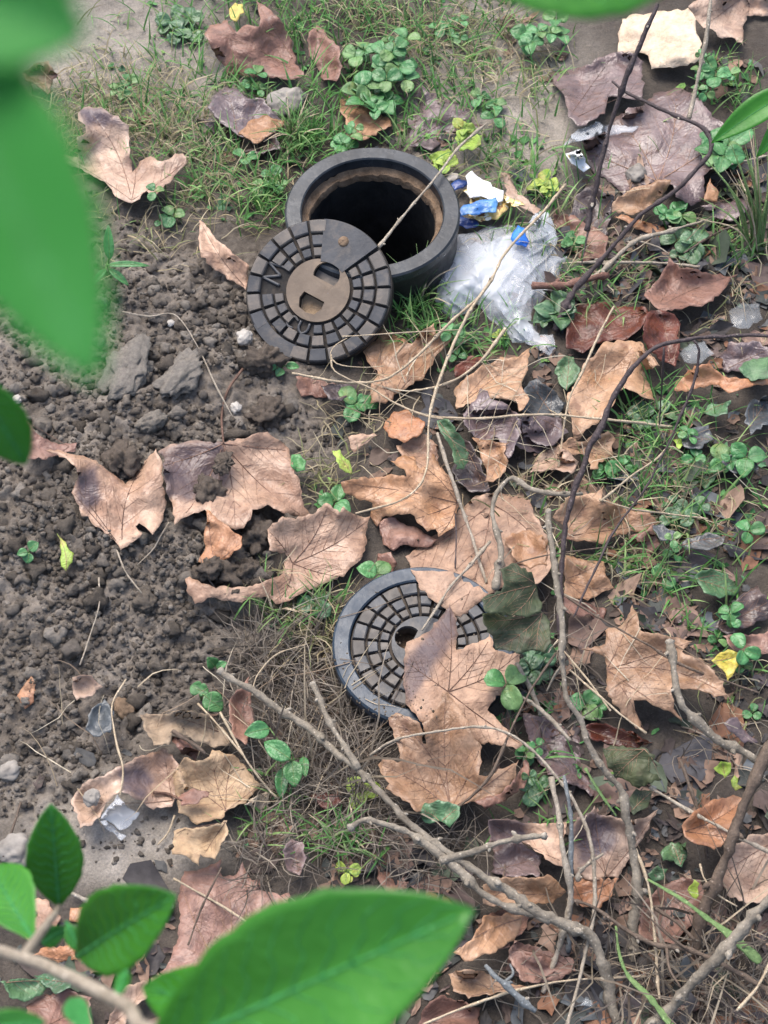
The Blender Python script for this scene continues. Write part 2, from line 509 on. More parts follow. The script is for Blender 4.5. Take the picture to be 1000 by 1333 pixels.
M['lid_pale'] = mat_plastic('plastic_lid_pale', (.075, .068, .062), (.14, .125, .112), (.22, .18, .145), .48)  # paler lid plastic; sheen of the block tops put into the colour
n = N('mud_crust')
M['mud'] = n.finish(n.ramp(n.noise(60, 6, .65), [(.3, (.09, .058, .036)), (.7, (.235, .165, .11))]), .85, n.bump(n.noise(180, 5), .8, .003), .2)
n = N('mud_pale')
M['mud_pale'] = n.finish(n.ramp(n.noise(60, 6, .65), [(.3, (.22, .155, .095)), (.7, (.36, .265, .175))]), .8, n.bump(n.noise(180, 5), .8, .003), .2)
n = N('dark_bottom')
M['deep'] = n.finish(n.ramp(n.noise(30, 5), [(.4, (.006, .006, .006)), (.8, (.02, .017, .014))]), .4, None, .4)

def box(label, C, Ro, top, rim_mat, deep):
    t = empty('valve_box', (C[0], C[1], top))
    tag(t, label, 'valve box')
    k = Ro / .1
    ri = .081 * k
    V, F = lathe([(ri, -.014), (ri, -.0015), (ri + .0015, 0), (Ro - .002, 0), (Ro, -.002), (Ro, -.012)])
    link('rim', sharp(mesh_np('rim', V, F)), M[rim_mat], t)
    V, F = lathe([(Ro - .0005, -.0118), (Ro - .002, -.016), (Ro - .001, -.14)])
    link('outer_wall', sharp(mesh_np('outer_wall', V, F)), M['wall'], t)
    if deep:
        rl = .0725 * k
        V, F = lathe([(ri + .0002, -.0138), (ri - .001, -.016), (ri - .003, -.0175), (rl + .001, -.0185), (rl, -.021), (rl, -.028)])
        a = np.arctan2(V[:, 1], V[:, 0]); rr = np.hypot(V[:, 0], V[:, 1])
        jit = .0016 * vn2(np.cos(a) * 12 + rr * 400, np.sin(a) * 12, 3) + .0010 * vn2(np.cos(a) * 40, np.sin(a) * 40 + rr * 200, 4)
        V[:, 2] += jit; V[:, :2] *= (1 + jit * 6)[:, None]
        link('muddy_ledge', sharp(mesh_np('muddy_ledge', V, F)), M['mud'], t)
        V, F = lathe([(rl + .0006, -.024), (rl + .001, -.10), (rl + .004, -.36)])
        link('shaft', sharp(mesh_np('shaft', V, F)), M['wall'], t)
        V, F = lathe([(rl + .006, -.352), (rl * .6, -.350), (rl * .2, -.352), (.0005, -.351)])
        link('shaft_floor', sharp(mesh_np('shaft_floor', V, F)), M['deep'], t)
    else:
        V, F = lathe([(ri + .0002, -.0138), (ri - .006, -.0142), (ri - .0065, -.03)])
        link('ledge', sharp(mesh_np('ledge', V, F)), M['wall'], t)
        V, F = lathe([(ri - .004, -.024), (.0005, -.023)])
        link('shaft_floor', sharp(mesh_np('shaft_floor', V, F)), M['mud'], t)
    return t

box('open black plastic valve box with dusty grey rim and muddy inner ledge', C_UP, R_UP, RIM_UP, 'rim', True)
box('half buried valve box with blue-grey rim, capped and partly hidden by leaves', C_LO, R_LO, RIM_LO, 'rim_blue', False)

def extrude_poly(outer, holes, z0, z1, step=None):
    pts = [Vector(p) for p in outer]; edges = [(i, (i + 1) % len(outer)) for i in range(len(outer))]
    for hpoly in holes:
        b = len(pts); pts += [Vector(p) for p in hpoly]
        edges += [(b + i, b + (i + 1) % len(hpoly)) for i in range(len(hpoly))]
    v, e, f, *_ = delaunay_2d_cdt(pts, edges, [], 1, 1e-7)
    v = np.array([(p.x, p.y) for p in v]); f = [t for t in f if len(t) == 3]
    c = v[np.array(f)].mean(1); keep = inside(outer, c[:, 0], c[:, 1])
    for hpoly in holes: keep &= ~inside(hpoly, c[:, 0], c[:, 1])
    f = np.array(f)[keep]
    bm = bmesh.new()
    vs = [bm.verts.new((x, y, z1)) for x, y in v]
    for t in f:
        try: bm.faces.new([vs[k] for k in t])
        except ValueError: pass
    bmesh.ops.delete(bm, geom=[x for x in bm.verts if not x.link_faces], context='VERTS')
    bmesh.ops.recalc_face_normals(bm, faces=bm.faces)
    if bm.faces and sum(x.normal.z for x in bm.faces) < 0: bmesh.ops.reverse_faces(bm, faces=bm.faces)
    g = bmesh.ops.extrude_face_region(bm, geom=bm.faces[:])
    top = [x for x in g['geom'] if isinstance(x, bmesh.types.BMVert)]
    for x in top: x.co.z = z1
    others = [x for x in bm.verts if x not in set(top)]
    for x in others: x.co.z = z0
    bmesh.ops.recalc_face_normals(bm, faces=bm.faces)
    me = bpy.data.meshes.new('plate'); bm.to_mesh(me); bm.free()
    return me

def sector(r0, r1, a0, a1, n=5, inset=.0):
    a = np.linspace(a0, a1, n)
    o = [(r1 * math.cos(t), r1 * math.sin(t)) for t in a]
    return o + [(r0 * math.cos(t), r0 * math.sin(t)) for t in a[::-1]]

def block_mesh(name, r0, r1, half, h):
    """a worn tapered tread block centred on the +X direction"""
    def ring(f, z):
        b, t = r0 + (r1 - r0) * f, r1 - (r1 - r0) * f
        g = f * .5
        return [(b * math.cos(a), b * math.sin(a), z) for a in (-half * (1 - g), half * (1 - g))] + [(t * math.cos(a), t * math.sin(a), z) for a in (half * (1 - g), 0, -half * (1 - g))]
    V = ring(0, 0) + ring(.04, h * .8) + ring(.12, h)
    F = []
    bm = bmesh.new(); vs = [bm.verts.new(v) for v in V]
    for k in range(2):
        for q in range(5):
            bm.faces.new([vs[k * 5 + q], vs[k * 5 + (q + 1) % 5], vs[k * 5 + 5 + (q + 1) % 5], vs[k * 5 + 5 + q]])
    bm.faces.new(vs[10:15])
    bmesh.ops.recalc_face_normals(bm, faces=bm.faces)
    me = bpy.data.meshes.new(name); bm.to_mesh(me); bm.free()
    return me

def strokes(paths, w, h):
    b = Bag()
    for P in paths:
        P3 = catmull(np.array([(x, y, 0) for x, y in P]), 14)
        V, F = tube(P3, w, 6, 1.0); b.add(V, F)
    me = b.mesh('letter'); return me

def lid(label, mw, Rl, spin, full):
    """round lid with a hub, key holes and rings of raised tread blocks; mw places it"""
    t = empty('lid', mw.translation); t.rotation_euler = mw.to_euler()
    tag(t, label, 'lid')
    ca, sa = math.cos, math.sin
    circ = lambda r, k: [(r * ca(q * 2 * math.pi / k), r * sa(q * 2 * math.pi / k)) for q in range(k)]
    def hole(kind):
        ux, uy = ca(spin), sa(spin)
        P = []
        if kind == 'round':
            r = .18 * Rl; c = .235 * Rl
            P = [(c + r * sa(q), r * 1.02 * ca(q)) for q in np.linspace(-.5, math.pi + .5, 18)]
        else:
            P = [(-.10 * Rl, -.16 * Rl), (-.10 * Rl, .16 * Rl), (-.20 * Rl, .175 * Rl), (-.315 * Rl, .12 * Rl), (-.34 * Rl, 0), (-.315 * Rl, -.12 * Rl), (-.20 * Rl, -.175 * Rl)]
        return [(x * ux - y * uy, x * uy + y * ux) for x, y in P]
    holes = [hole('round'), hole('slot')] if full else [hole('round')]
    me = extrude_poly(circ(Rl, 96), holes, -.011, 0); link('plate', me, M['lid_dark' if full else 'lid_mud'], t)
    me = extrude_poly(circ(.435 * Rl, 64), holes, .0002, .0046); link('hub', me, M['hub' if full else 'lid'], t)
    b0 = block_mesh('tread_block', .80 * Rl, .985 * Rl, R(7.2), .0056)
    b1 = block_mesh('tread_block', .622 * Rl, .775 * Rl, R(6.5), .0052)
    b2 = block_mesh('tread_block', .475 * Rl, .60 * Rl, R(6.1), .0050)
    for k in range(22):
        a = (33 + 8 - k * 16.36) % 360 if full else (k * 16.36 + 4) % 360
        for ring, me in enumerate((b0, b1, b2)):
            if full and 36 < a < 86: continue
            if full and ring > 0 and 140 < a < 172: continue
            if full and ring == 0 and 206 < a < 250: continue
            if full and ring == 2 and 222 < a < 258: continue
            if not full and (R_LO and (a < 62 or a > 296)) : pass
            o = link('tread_block', me, M['lid_pale'] if (k * 7 + ring * 3) % 5 < 3 else M['lid'], t)
            o.rotation_euler = (random.uniform(-.02, .02), 0, R(a))
            if o.data.materials and (k + ring) % 2 == 0:
                o.material_slots[0].link = 'OBJECT'; o.material_slots[0].material = M['lid']
            else:
                o.material_slots[0].link = 'OBJECT'; o.material_slots[0].material = M['lid_pale' if full else 'lid_brown']
    if full:
        link('blank_panel', extrude_poly(sector(.40 * Rl, .985 * Rl, R(35), R(85), 14), [], .0002, .0052), M['lid'], t)
        V, F = lathe([(.0005, .0074), (.0045, .0074), (.0056, .0062), (.0062, .0048)], 24)
        link('boss', mesh_np('boss', V, F), M['mud'], t, (.74 * Rl * ca(R(62)), .74 * Rl * sa(R(62)), .0))
        link('blank_panel', extrude_poly(sector(.80 * Rl, .985 * Rl, R(207), R(249), 12), [], .0002, .0054), M['lid'], t)
        # raised letters: an M on one side, two rounded characters near the hub on the other
        c, s = ca(R(156)) * .66 * Rl, sa(R(156)) * .66 * Rl
        def put(P, ang, sc, cx, cy):
            return [(cx + sc * (x * ca(ang) - y * sa(ang)), cy + sc * (x * sa(ang) + y * ca(ang))) for x, y in P]
        Mp = [[(-.5, -.5), (-.42, .5)], [(-.42, .5), (0, -.35)], [(0, -.35), (.42, .5)], [(.42, .5), (.5, -.5)]]
        link('letter', strokes([put(p, R(66), .021, c, s) for p in Mp], .0017, 0), M['lid'], t, (0, 0, .0018))
        c, s = ca(R(229)) * .545 * Rl, sa(R(229)) * .545 * Rl
        link('letter', strokes([put([(.42, -.4), (-.1, -.5), (-.45, 0), (-.1, .5), (.42, .4)], R(229 + 90), .0125, c, s)], .0016, 0), M['lid'], t, (0, 0, .0018))
        c, s = ca(R(248)) * .545 * Rl, sa(R(248)) * .545 * Rl
        link('letter', strokes([put([(-.42, -.55), (-.42, .1), (0, .5), (.42, .1), (.42, -.55)], R(248 - 90), .0125, c, s)], .0016, 0), M['lid'], t, (0, 0, .0018))
        # cast pocket under the round key hole
        ux, uy = ca(spin), sa(spin)
        me = extrude_poly(circ(.215 * Rl, 24), [], -.016, -.0115)
        link('key_pocket', me, M['lid_pale'], t, (.24 * Rl * ux, .24 * Rl * uy, .005))
        me = extrude_poly(circ(.20 * Rl, 24), [], -.016, -.0115)
        link('clogged_slot', me, M['mud_pale'], t, (-.21 * Rl * ux, -.21 * Rl * uy, .004))
    return t

tilt_az = Vector((-.36, -.93, 0)).normalized()
TLT = R(26.5)
nrm = Vector((tilt_az.x * math.sin(TLT), tilt_az.y * math.sin(TLT), math.cos(TLT)))
xax = Vector((1, 0, 0)); xax = (xax - nrm * xax.dot(nrm)).normalized(); yax = nrm.cross(xax)
LC = at_z(415.0, 379.0, .046)
LID_M = Matrix(((xax.x, yax.x, nrm.x, LC[0]), (xax.y, yax.y, nrm.y, LC[1]), (xax.z, yax.z, nrm.z, LC[2]), (0, 0, 0, 1)))
R_LID = .0822
lid('loose round lid leaning on the open box, raised tread blocks and two key holes', LID_M, R_LID, R(60), True)
lid('worn lid seated in the half buried box, tread blocks round a single hole', Matrix.Translation((C_LO[0], C_LO[1], RIM_LO - .0045)), .0715, R(155), False)

# keep leaves and twigs above the boxes
for C, Rr, top, ri in ((C_UP, R_UP, RIM_UP, .081), (C_LO, R_LO, RIM_LO, 0)):
    d = np.hypot(hx - C[0], hy - C[1])
    HM = np.where((d < Rr + .002) & (d >= ri), np.maximum(HM, top), HM)


# ------------------------------------------------------------------ fallen leaves
LS = [0]
def low_hm(P, g):
    h = hm_at(P[:, 0], P[:, 1])
    return np.where(h - g < .045, h, -1.0)

def rough_outline(P, seg=4.5, amp=.055, rng=None):
    """subdivide an outline into short uneven steps so that its edge reads as a torn or toothed leaf edge"""
    out = []
    n = len(P)
    A = np.array(P, float); ori = np.sign(np.dot(A[:, 0], np.roll(A[:, 1], -1)) - np.dot(A[:, 1], np.roll(A[:, 0], -1)))
    for k in range(n):
        a, b = np.array(P[k], float), np.array(P[(k + 1) % n], float)
        L = np.linalg.norm(b - a); m = max(1, int(L / seg))
        nn = np.array([-(b - a)[1], (b - a)[0]]) / max(L, 1e-6)
        for q in range(m):
            t = q / m
            p = a * (1 - t) + b * t
            if q:
                bow = math.sin(math.pi * t) * L * .055 * ori * (1 if k % 4 else -.6)
                p = p + nn * (bow + rng.normal() * min(amp * L, 1.1))
            out.append(p)
    return np.array(out)

def cdt_mesh(out, g, rng):
    x0, y0 = out.min(0); x1, y1 = out.max(0)
    X, Y = np.meshgrid(np.arange(x0, x1, g), np.arange(y0, y1, g * .866))
    X = X + (np.arange(X.shape[0])[:, None] % 2) * g * .5
    X = X + rng.normal(size=X.shape) * g * .12; Y = Y + rng.normal(size=Y.shape) * g * .12
    X, Y = X.ravel(), Y.ravel()
    ok = inside(out, X, Y); X, Y = X[ok], Y[ok]
    if len(X):
        ok = seg_dist(out, X, Y) > g * .45; X, Y = X[ok], Y[ok]
    pts = [Vector(p) for p in out] + [Vector((a, b)) for a, b in zip(X, Y)]
    ed = [(k, (k + 1) % len(out)) for k in range(len(out))]
    v, e, f, *_ = delaunay_2d_cdt(pts, ed, [], 1, 1e-5)
    v = np.array([(p.x, p.y) for p in v]); f = np.array([t for t in f if len(t) == 3])
    c = v[f].mean(1); f = f[inside(out, c[:, 0], c[:, 1])]
    return v, f

def auto_tips(out, base, most=5):
    d = np.linalg.norm(out - base, axis=1); n = len(d); w = max(3, n // 14)
    tips = [k for k in range(n) if d[k] == max(d[(k + q) % n] for q in range(-w, w + 1)) and d[k] > .45 * d.max()]
    tips.sort(key=lambda k: -d[k])
    return [out[k] for k in tips[:most]]

def vein_paths(out, base, tips, rng, secondary=True):
    paths = []
    for tp in tips:
        v = tp - base; L = np.linalg.norm(v)
        if L < 12: continue
        nn = np.array([-v[1], v[0]]) / L
        b = rng.normal() * .05 * L
        t = np.linspace(0, .97, 12)
        P = base + v * t[:, None] + nn * (np.sin(t * math.pi) * b)[:, None]
        P = P[inside(out, P[:, 0], P[:, 1])] if not inside(out, P[:, 0], P[:, 1]).all() else P
        if len(P) > 3: paths.append((P, .75))
        if not secondary: continue
        for q in np.arange(.22, .86, .15):
            for sgn in (-1, 1):
                o = base + v * q + nn * math.sin(q * math.pi) * b
                ang = R(rng.uniform(38, 52)) * sgn
                d = v / L; d = np.array([d[0] * math.cos(ang) - d[1] * math.sin(ang), d[0] * math.sin(ang) + d[1] * math.cos(ang)])
                l2 = L * .42 * (1 - q * .55); s = np.linspace(0, 1, 7)
                S = o + d * (s * l2)[:, None] + (v / L) * ((s ** 2) * l2 * .30)[:, None]
                ok = inside(out, S[:, 0], S[:, 1]); m = int(np.argmin(ok)) if not ok.all() else 7
                if m > 3: paths.append((S[:m], .27))
    return paths

def leaf(label, crop, pts, mat='tan', lift=.006, base=None, tips=None, pet=None, amp=.011, curl=.021, hz=None, dark=None, name='plane_leaf', group='fallen leaves', veins=True, cat='leaf', quilt=.0055, vm=None, fine=None):
    LS[0] += 1
    rng = np.random.default_rng(100 + LS[0])
    x0, y0, s = crop
    cv = lambda p: np.array([x0 + p[0] / s, y0 + p[1] / s])
    out = rough_outline([cv(p) for p in pts], rng=rng)
    area = .5 * abs(np.dot(out[:, 0], np.roll(out[:, 1], -1)) - np.dot(out[:, 1], np.roll(out[:, 0], -1)))
    g = fine or min(8.0, max(3.5, math.sqrt(area) / 17))
    v, f = cdt_mesh(out, g, rng)
    X, Y = v[:, 0], v[:, 1]
    d = seg_dist(out, X, Y) / 1250.
    G = ground_px(X, Y)
    ox, oy = rng.uniform(0, 50, 2)
    gx_, gy_ = G[:, 0], G[:, 1]
    z = lift + amp * fbm(gx_ * 22 + ox, gy_ * 22 + oy, LS[0], 2) + .35 * amp * fbm(gx_ * 75 + ox, gy_ * 75 + oy, LS[0] + 5, 2)
    cn = fbm(gx_ * 14 + oy, gy_ * 14 + ox, LS[0] + 9, 2)
    z = z + curl * np.exp(-d / .014) * (.25 + 1.5 * cn)
    cen = v.mean(0)
    bs = cv(base) if base is not None else out[np.argmax(np.linalg.norm(out - cen, axis=1) * rng.uniform(.7, 1, len(out)))] * .8 + cen * .2
    tp = [cv(t) for t in tips] if tips is not None else auto_tips(out, bs)
    vp = vein_paths(out, bs, tp, rng) if veins else []
    mains = [P for P, w in vp if w > .5]
    if mains:
        dv = np.min([seg_dist(P, X, Y, False) for P in mains], axis=0) / 1250.
        z = z + quilt * (1 - np.exp(-(dv / .010) ** 2)) - quilt * .5
    if hz:
        num = 0; den = 1e-9
        pts_h = [(cv((a, b)), c) for a, b, c in hz]
        for q, c in pts_h:
            w = 1 / (np.hypot(X - q[0], Y - q[1]) ** 2 + 60); num = num + w * c; den = den + w
        z = z + num / den
    # settle on the ground and on what already lies there
    Z = G[:, 2] + np.maximum(z, .0015)
    for _ in range(3):
        P = at_z(X, Y, Z)
        Z = np.maximum(Z, low_hm(P, G[:, 2]) + .0012)
    # relax: the settled surface follows what is below smoothly
    E = np.concatenate([f[:, [0, 1]], f[:, [1, 2]], f[:, [2, 0]]])
    for _ in range(3):
        acc = np.zeros(len(Z)); cnt = np.zeros(len(Z))
        np.add.at(acc, E[:, 0], Z[E[:, 1]]); np.add.at(acc, E[:, 1], Z[E[:, 0]])
        np.add.at(cnt, E[:, 0], 1); np.add.at(cnt, E[:, 1], 1)
        Z = np.maximum(Z, .35 * Z + .65 * acc / np.maximum(cnt, 1)) * .6 + .4 * (.5 * Z + .5 * acc / np.maximum(cnt, 1))
    for _ in range(3):
        P = at_z(X, Y, Z); Z = np.maximum(Z, low_hm(P, G[:, 2]) + .0012)
    P = at_z(X, Y, Z)
    tri = P[f]
    for w in () if lift > .045 else ((1, 0, 0), (0, 1, 0), (0, 0, 1), (.5, .5, 0), (0, .5, .5), (.5, 0, .5), (.34, .33, .33), (.6, .2, .2), (.2, .6, .2), (.2, .2, .6)):
        hm_add((tri * np.array(w)[None, :, None]).sum(1))
    o0 = P.mean(0); o0[2] = P[:, 2].min()
    ff = f.copy()
    nn = np.cross(P[f[:, 1]] - P[f[:, 0]], P[f[:, 2]] - P[f[:, 0]])
    ff[nn[:, 2] < 0] = ff[nn[:, 2] < 0][:, ::-1]
    t = empty(name, o0)
    tag(t, label, cat, group)
    me = mesh_np('blade', P - o0, ff)
    if dark is not None:
        dp = np.array([cv(p) for p in dark])
        sd = np.where(inside(dp, X, Y), 1, -1) * seg_dist(dp, X, Y)
        a = me.attributes.new('patch', 'FLOAT', 'POINT')
        a.data.foreach_set('value', np.clip(.5 + sd / 9 + .25 * vn2(X / 9, Y / 9, 3), 0, 1).astype(np.float32))
    b = link('blade', me, M[mat], t)
    so = b.modifiers.new('thickness', 'SOLIDIFY'); so.thickness = .0005; so.offset = -1
    def on_leaf(Q, up):
        dd = (Q[:, None, 0] - X) ** 2 + (Q[:, None, 1] - Y) ** 2
        k = np.argsort(dd, 1)[:, :4]; w = 1 / (np.take_along_axis(dd, k, 1) + 1)
        zz = (Z[k] * w).sum(1) / w.sum(1) + up
        return at_z(Q[:, 0], Q[:, 1], zz)
    if vp:
        bg_ = Bag()
        big = math.sqrt(area) / 120.
        for Pv, w in vp:
            W = on_leaf(Pv, .0002)
            rr = np.linspace(w, w * .4, len(W)) * .00085 * min(1.15, max(.6, big))
            tv, tf = tube(W, rr, 5, .7); bg_.add(tv, tf)
        link('vein', bg_.mesh('vein', o0), M[vm or ('vein_tan' if mat in ('dark', 'red', 'slate', 'lime', 'yellow', 'moss', 'olive') else ('vein_dark' if LS[0] % 3 == 0 else 'vein_mid'))], t)
    if pet is not None:
        Q = np.array([cv(p) for p in pet]); W = on_leaf(Q[:1], .001)
        zz = [W[0]] + [at_z(q[0], q[1], hm_at(*ground_px(q[0], q[1])[:2]) + .004) for q in Q[1:]]
        S = catmull(np.array(zz), 24)
        tv, tf = tube(S, np.linspace(.0011, .0017, len(S)), 6)
        link('petiole', mesh_np('petiole', tv - o0, tf), M['vein_dark'], t)
    return t

CA, CB, CC, CD = (0, 0, 2.857), (250, 0, 2.5), (600, 0, 2.5), (680, 300, 3.125)
CE, CF, CG, CI = (60, 540, 2.273), (380, 420, 2.941), (400, 700, 2.941), (650, 600, 2.857)
CJ, CK, CL, PX1 = (650, 900, 2.857), (350, 1000, 2.5), (0, 850, 2.5), (0, 0, 1.0)

# --- round the open box and along the top
leaf('tan lobed leaf with two wings lying on thin grass above the soil mound', CA, [(290,420),(330,395),(380,400),(440,430),(480,470),(478,500),(490,600),(492,640),(520,600),(560,580),(600,600),(650,570),(680,570),(695,605),(660,640),(640,670),(570,745),(545,710),(520,740),(490,755),(460,745),(440,735),(340,650),(240,610),(220,580),(240,572),(290,585),(285,510),(320,495),(318,465),(290,445)], 'pink', .008, (490,745), [(330,410),(230,580),(480,480),(690,600)], hz=[(380,420,.012),(470,740,0),(690,590,.012),(230,580,.006),(520,640,.0)], dark=[(280,400),(380,395),(480,470),(380,470),(320,470)])
leaf('small spotted brown leaf beside the big blurred green leaf', CA, [(80,270),(130,235),(180,225),(215,275),(195,310),(180,355),(140,320),(95,300)], 'brown', .008)
leaf('dark purple leaf tucked under the two-tone leaf near the grey stone', CB, [(35,385),(100,400),(160,440),(270,420),(290,485),(170,497),(100,455),(50,425)], 'dark', .003)
leaf('purple leaf with one orange corner beside the grey stone', CB, [(50,350),(80,300),(110,275),(150,290),(180,320),(235,320),(270,370),(310,395),(270,430),(210,470),(150,440),(90,400)], 'purple', .008, (150,440), [(110,280),(235,325),(300,395)])
leaf('pale orange scrap of leaf lying against the grey stone', CB, [(150,435),(190,390),(240,370),(300,390),(300,400),(270,430),(212,468)], 'tan', .011, veins=False)
leaf('large folded red-brown leaf with a raised crest at the top edge', CB, [(40,110),(60,80),(115,65),(145,105),(165,85),(220,85),(215,30),(208,0),(240,20),(300,80),(325,130),(330,170),(365,245),(310,260),(180,250),(120,245),(90,200),(60,150)], 'brown', .008, (365,243), [(55,100),(212,10),(120,70)], hz=[(170,95,.022),(60,110,.018),(220,20,.01),(230,250,.0),(365,245,.0),(150,180,.012)], vm='vein_tan')
leaf('narrow red-brown leaf standing between grass and clover at the top', CB, [(375,130),(390,95),(410,80),(430,95),(440,120),(480,150),(490,215),(470,265),(430,260),(405,215),(380,180)], 'brown', .009, (440,260), [(408,82),(480,160)])
leaf('tan torn leaf behind the far rim of the open box', CB, [(480,320),(530,310),(560,350),(600,360),(640,380),(650,410),(600,440),(560,455),(510,450),(500,400),(480,360)], 'tan', .008)
leaf('glossy purple-brown leaf with a toothed point behind the open box', CB, [(690,330),(730,310),(750,280),(800,300),(880,340),(910,370),(905,395),(955,405),(930,430),(870,430),(830,460),(780,490),(710,475),(715,420),(690,400)], 'purple', .008, (720,470), [(750,285),(905,360),(950,407)])
leaf('pale cream square-cut leaf near the top edge', CC, [(510,170),(525,60),(560,45),(650,35),(740,25),(765,60),(780,130),(790,190),(760,205),(690,220),(620,225),(610,180),(580,170)], 'cream', .022, veins=False, hz=[(520,170,-.004),(790,190,.012)])
leaf('tan leaf cut off by the top edge beside the cream leaf', CC, [(740,20),(780,-5),(820,-30),(1020,-40),(1030,50),(930,50),(920,150),(880,120),(850,125),(820,95),(790,90),(760,60)], 'pink', .018, (940,-30), [(920,145),(790,85)])
leaf('mauve lobed leaf over bare mud, overlapped by the large wet leaf', CC, [(285,240),(320,230),(400,215),(440,190),(500,170),(570,175),(595,200),(595,280),(590,320),(540,320),(480,315),(470,370),(430,390),(380,410),(350,380),(340,320),(310,280)], 'purple', .007, (340,400), [(300,240),(500,175),(590,290)], hz=[(560,190,.012)])
leaf('large wet purple-grey leaf with a pebble on it', CC, [(500,380),(560,350),(640,300),(700,285),(760,300),(800,350),(840,390),(900,420),(880,440),(800,470),(830,540),(790,570),(800,640),(750,670),(700,640),(690,600),(640,590),(560,610),(530,640),(480,590),(440,570),(400,500),(390,450),(450,440)], 'purple', .009, (640,590), [(510,385),(700,290),(890,425),(400,490)], vm='vein_tan')
leaf('curled tan leaf edge rolled up beneath the wet purple leaf', CC, [(480,690),(510,640),(560,610),(640,585),(685,585),(670,620),(620,680),(560,700)], 'tan', .016, hz=[(640,590,.02),(500,690,-.004)], veins=False)
leaf('thin orange rolled leaf edge beneath the curled tan one', CC, [(500,705),(545,702),(600,720),(660,735),(680,770),(630,770),(570,745)], 'orange', .012, veins=False)
leaf('small tan curled tip standing beside the wet purple leaf', CC, [(792,655),(800,610),(812,578),(840,625),(835,655)], 'tan', .018, veins=False)
leaf('purple-grey torn leaf in shade below the small curled tip', CC, [(780,670),(870,660),(940,620),(965,600),(935,680),(880,720),(820,710)], 'purple', .006)
leaf('brown leaf in the shade between plastic bag and dark stem', CC, [(370,640),(430,600),(500,640),(490,700),(480,760),(430,800),(370,780),(350,700)], 'dark', .005)
leaf('crumpled pinkish-brown leaf next to the shiny bag handle', CC, [(300,700),(370,700),(440,740),(480,770),(470,830),(400,850),(340,800),(310,760)], 'brown', .006)
leaf('narrow tan strip of leaf curling beside the blue wrapper', CC, [(130,560),(160,570),(180,620),(220,650),(260,680),(240,700),(190,670),(150,640)], 'pink', .014, veins=False)
leaf('toothed lime-green leaf resting by the rim of the open box', CB, [(855,450),(875,425),(905,418),(945,440),(940,470),(910,490),(870,490)], 'lime', .02, (862,488), [(935,440)], name='green_leaf')
leaf('soft green leaf lying under the lime-green one', CB, [(770,512),(800,492),(835,482),(862,508),(820,535),(790,540)], 'lime', .010, name='green_leaf', veins=False)

# --- to the side of the plastic bag
leaf('crumpled brown leaf beside the grass tuft at the picture edge', CD, [(495,265),(530,220),(570,170),(600,110),(640,150),(720,160),(790,180),(880,175),(830,230),(760,290),(730,310),(650,320),(580,330),(540,310)], 'brown', .012, (540,320), [(600,115),(870,178),(740,300)], amp=.009)
leaf('dark glossy red leaf lying in shade beside the bag', CD, [(180,420),(200,330),(240,295),(330,290),(400,310),(500,310),(520,340),(480,400),(440,430),(390,450),(330,450),(250,500),(180,480)], 'red', .006, (500,330), [(200,340),(190,470)])
leaf('shiny folded chestnut-red leaf behind the arching cane', CD, [(500,350),(560,320),(620,340),(645,380),(630,430),(640,500),(625,555),(560,530),(510,480),(490,430)], 'red', .014, (600,550), [(560,325),(640,385)], hz=[(560,420,.012)])
leaf('purple leaf with curled orange hem at the picture edge', CD, [(800,520),(850,450),(950,450),(1010,480),(1020,560),(900,580),(820,570)], 'purple', .014)
leaf('long brown leaf with upturned orange edge under the cane', CD, [(620,650),(640,600),(700,550),(760,540),(840,600),(960,610),(1010,590),(1010,630),(900,642),(840,662),(800,628),(740,640),(680,652)], 'orange', .013, hz=[(760,545,.012),(640,640,-.003)], veins=False)
leaf('dull green scrap on the purple leaf at the picture edge', CD, [(880,560),(940,520),(1010,505),(1010,600),(930,612)], 'moss', .020, name='green_leaf', veins=False)
leaf('grey wet leaf lying flat below the knotted end of the bag', CD, [(10,640),(60,600),(130,650),(180,700),(150,780),(60,765),(0,740)], 'slate', .004)
leaf('mauve flat leaf under the pale straw stalk', CD, [(40,775),(160,762),(170,850),(90,910),(20,900),(-40,860),(-20,790)], 'purple', .004)
leaf('glossy dark green oval leaf with a pale worn tip', CD, [(130,580),(145,535),(175,508),(210,515),(237,560),(222,610),(182,652),(150,622)], 'moss', .014, (180,650), [(190,512)], name='green_leaf')
leaf('large smooth tan-orange leaf bent downwards beside the cane', CD, [(300,500),(330,455),(400,445),(480,450),(520,510),(560,550),(500,570),(520,620),(540,690),(480,670),(420,640),(400,650),(370,710),(330,760),(300,790),(250,820),(215,885),(205,800),(180,720),(185,660),(230,600),(250,540)], 'tan', .014, (470,452), [(215,875),(540,685),(555,550),(190,680)], hz=[(400,450,.014),(215,870,-.002),(540,690,-.002),(190,700,.004)], vm='vein_tan')
leaf('small crumpled tan leaf under the tip of the bent tan-orange leaf', CD, [(160,880),(200,840),(240,860),(300,830),(350,815),(380,850),(370,920),(310,940),(310,970),(275,970),(260,920),(200,910)], 'tan', .008, amp=.008)
leaf('crinkled pinkish leaf fragment next to the dry straw stalk', CD, [(30,985),(80,900),(150,870),(200,910),(230,940),(200,990),(120,975)], 'pink', .007, amp=.008)
leaf('pointed slate-blue leaf at the picture edge among weeds', CD, [(905,750),(930,690),(1010,665),(1010,780),(930,832)], 'slate', .010, (910,825), [(1000,690)])
leaf('greyish-green oval leaf beside the pointed slate-blue leaf', CD, [(740,742),(770,702),(850,690),(835,745),(790,758)], 'moss', .008, name='green_leaf')
leaf('small slate leaf under the slanting straw', CD, [(345,965),(380,930),(460,965),(440,1000),(370,1012)], 'slate', .006)
leaf('broad slate-grey leaf with green edge among the weeds', CD, [(810,942),(860,910),(950,940),(962,970),(900,992),(850,980)], 'slate', .008)
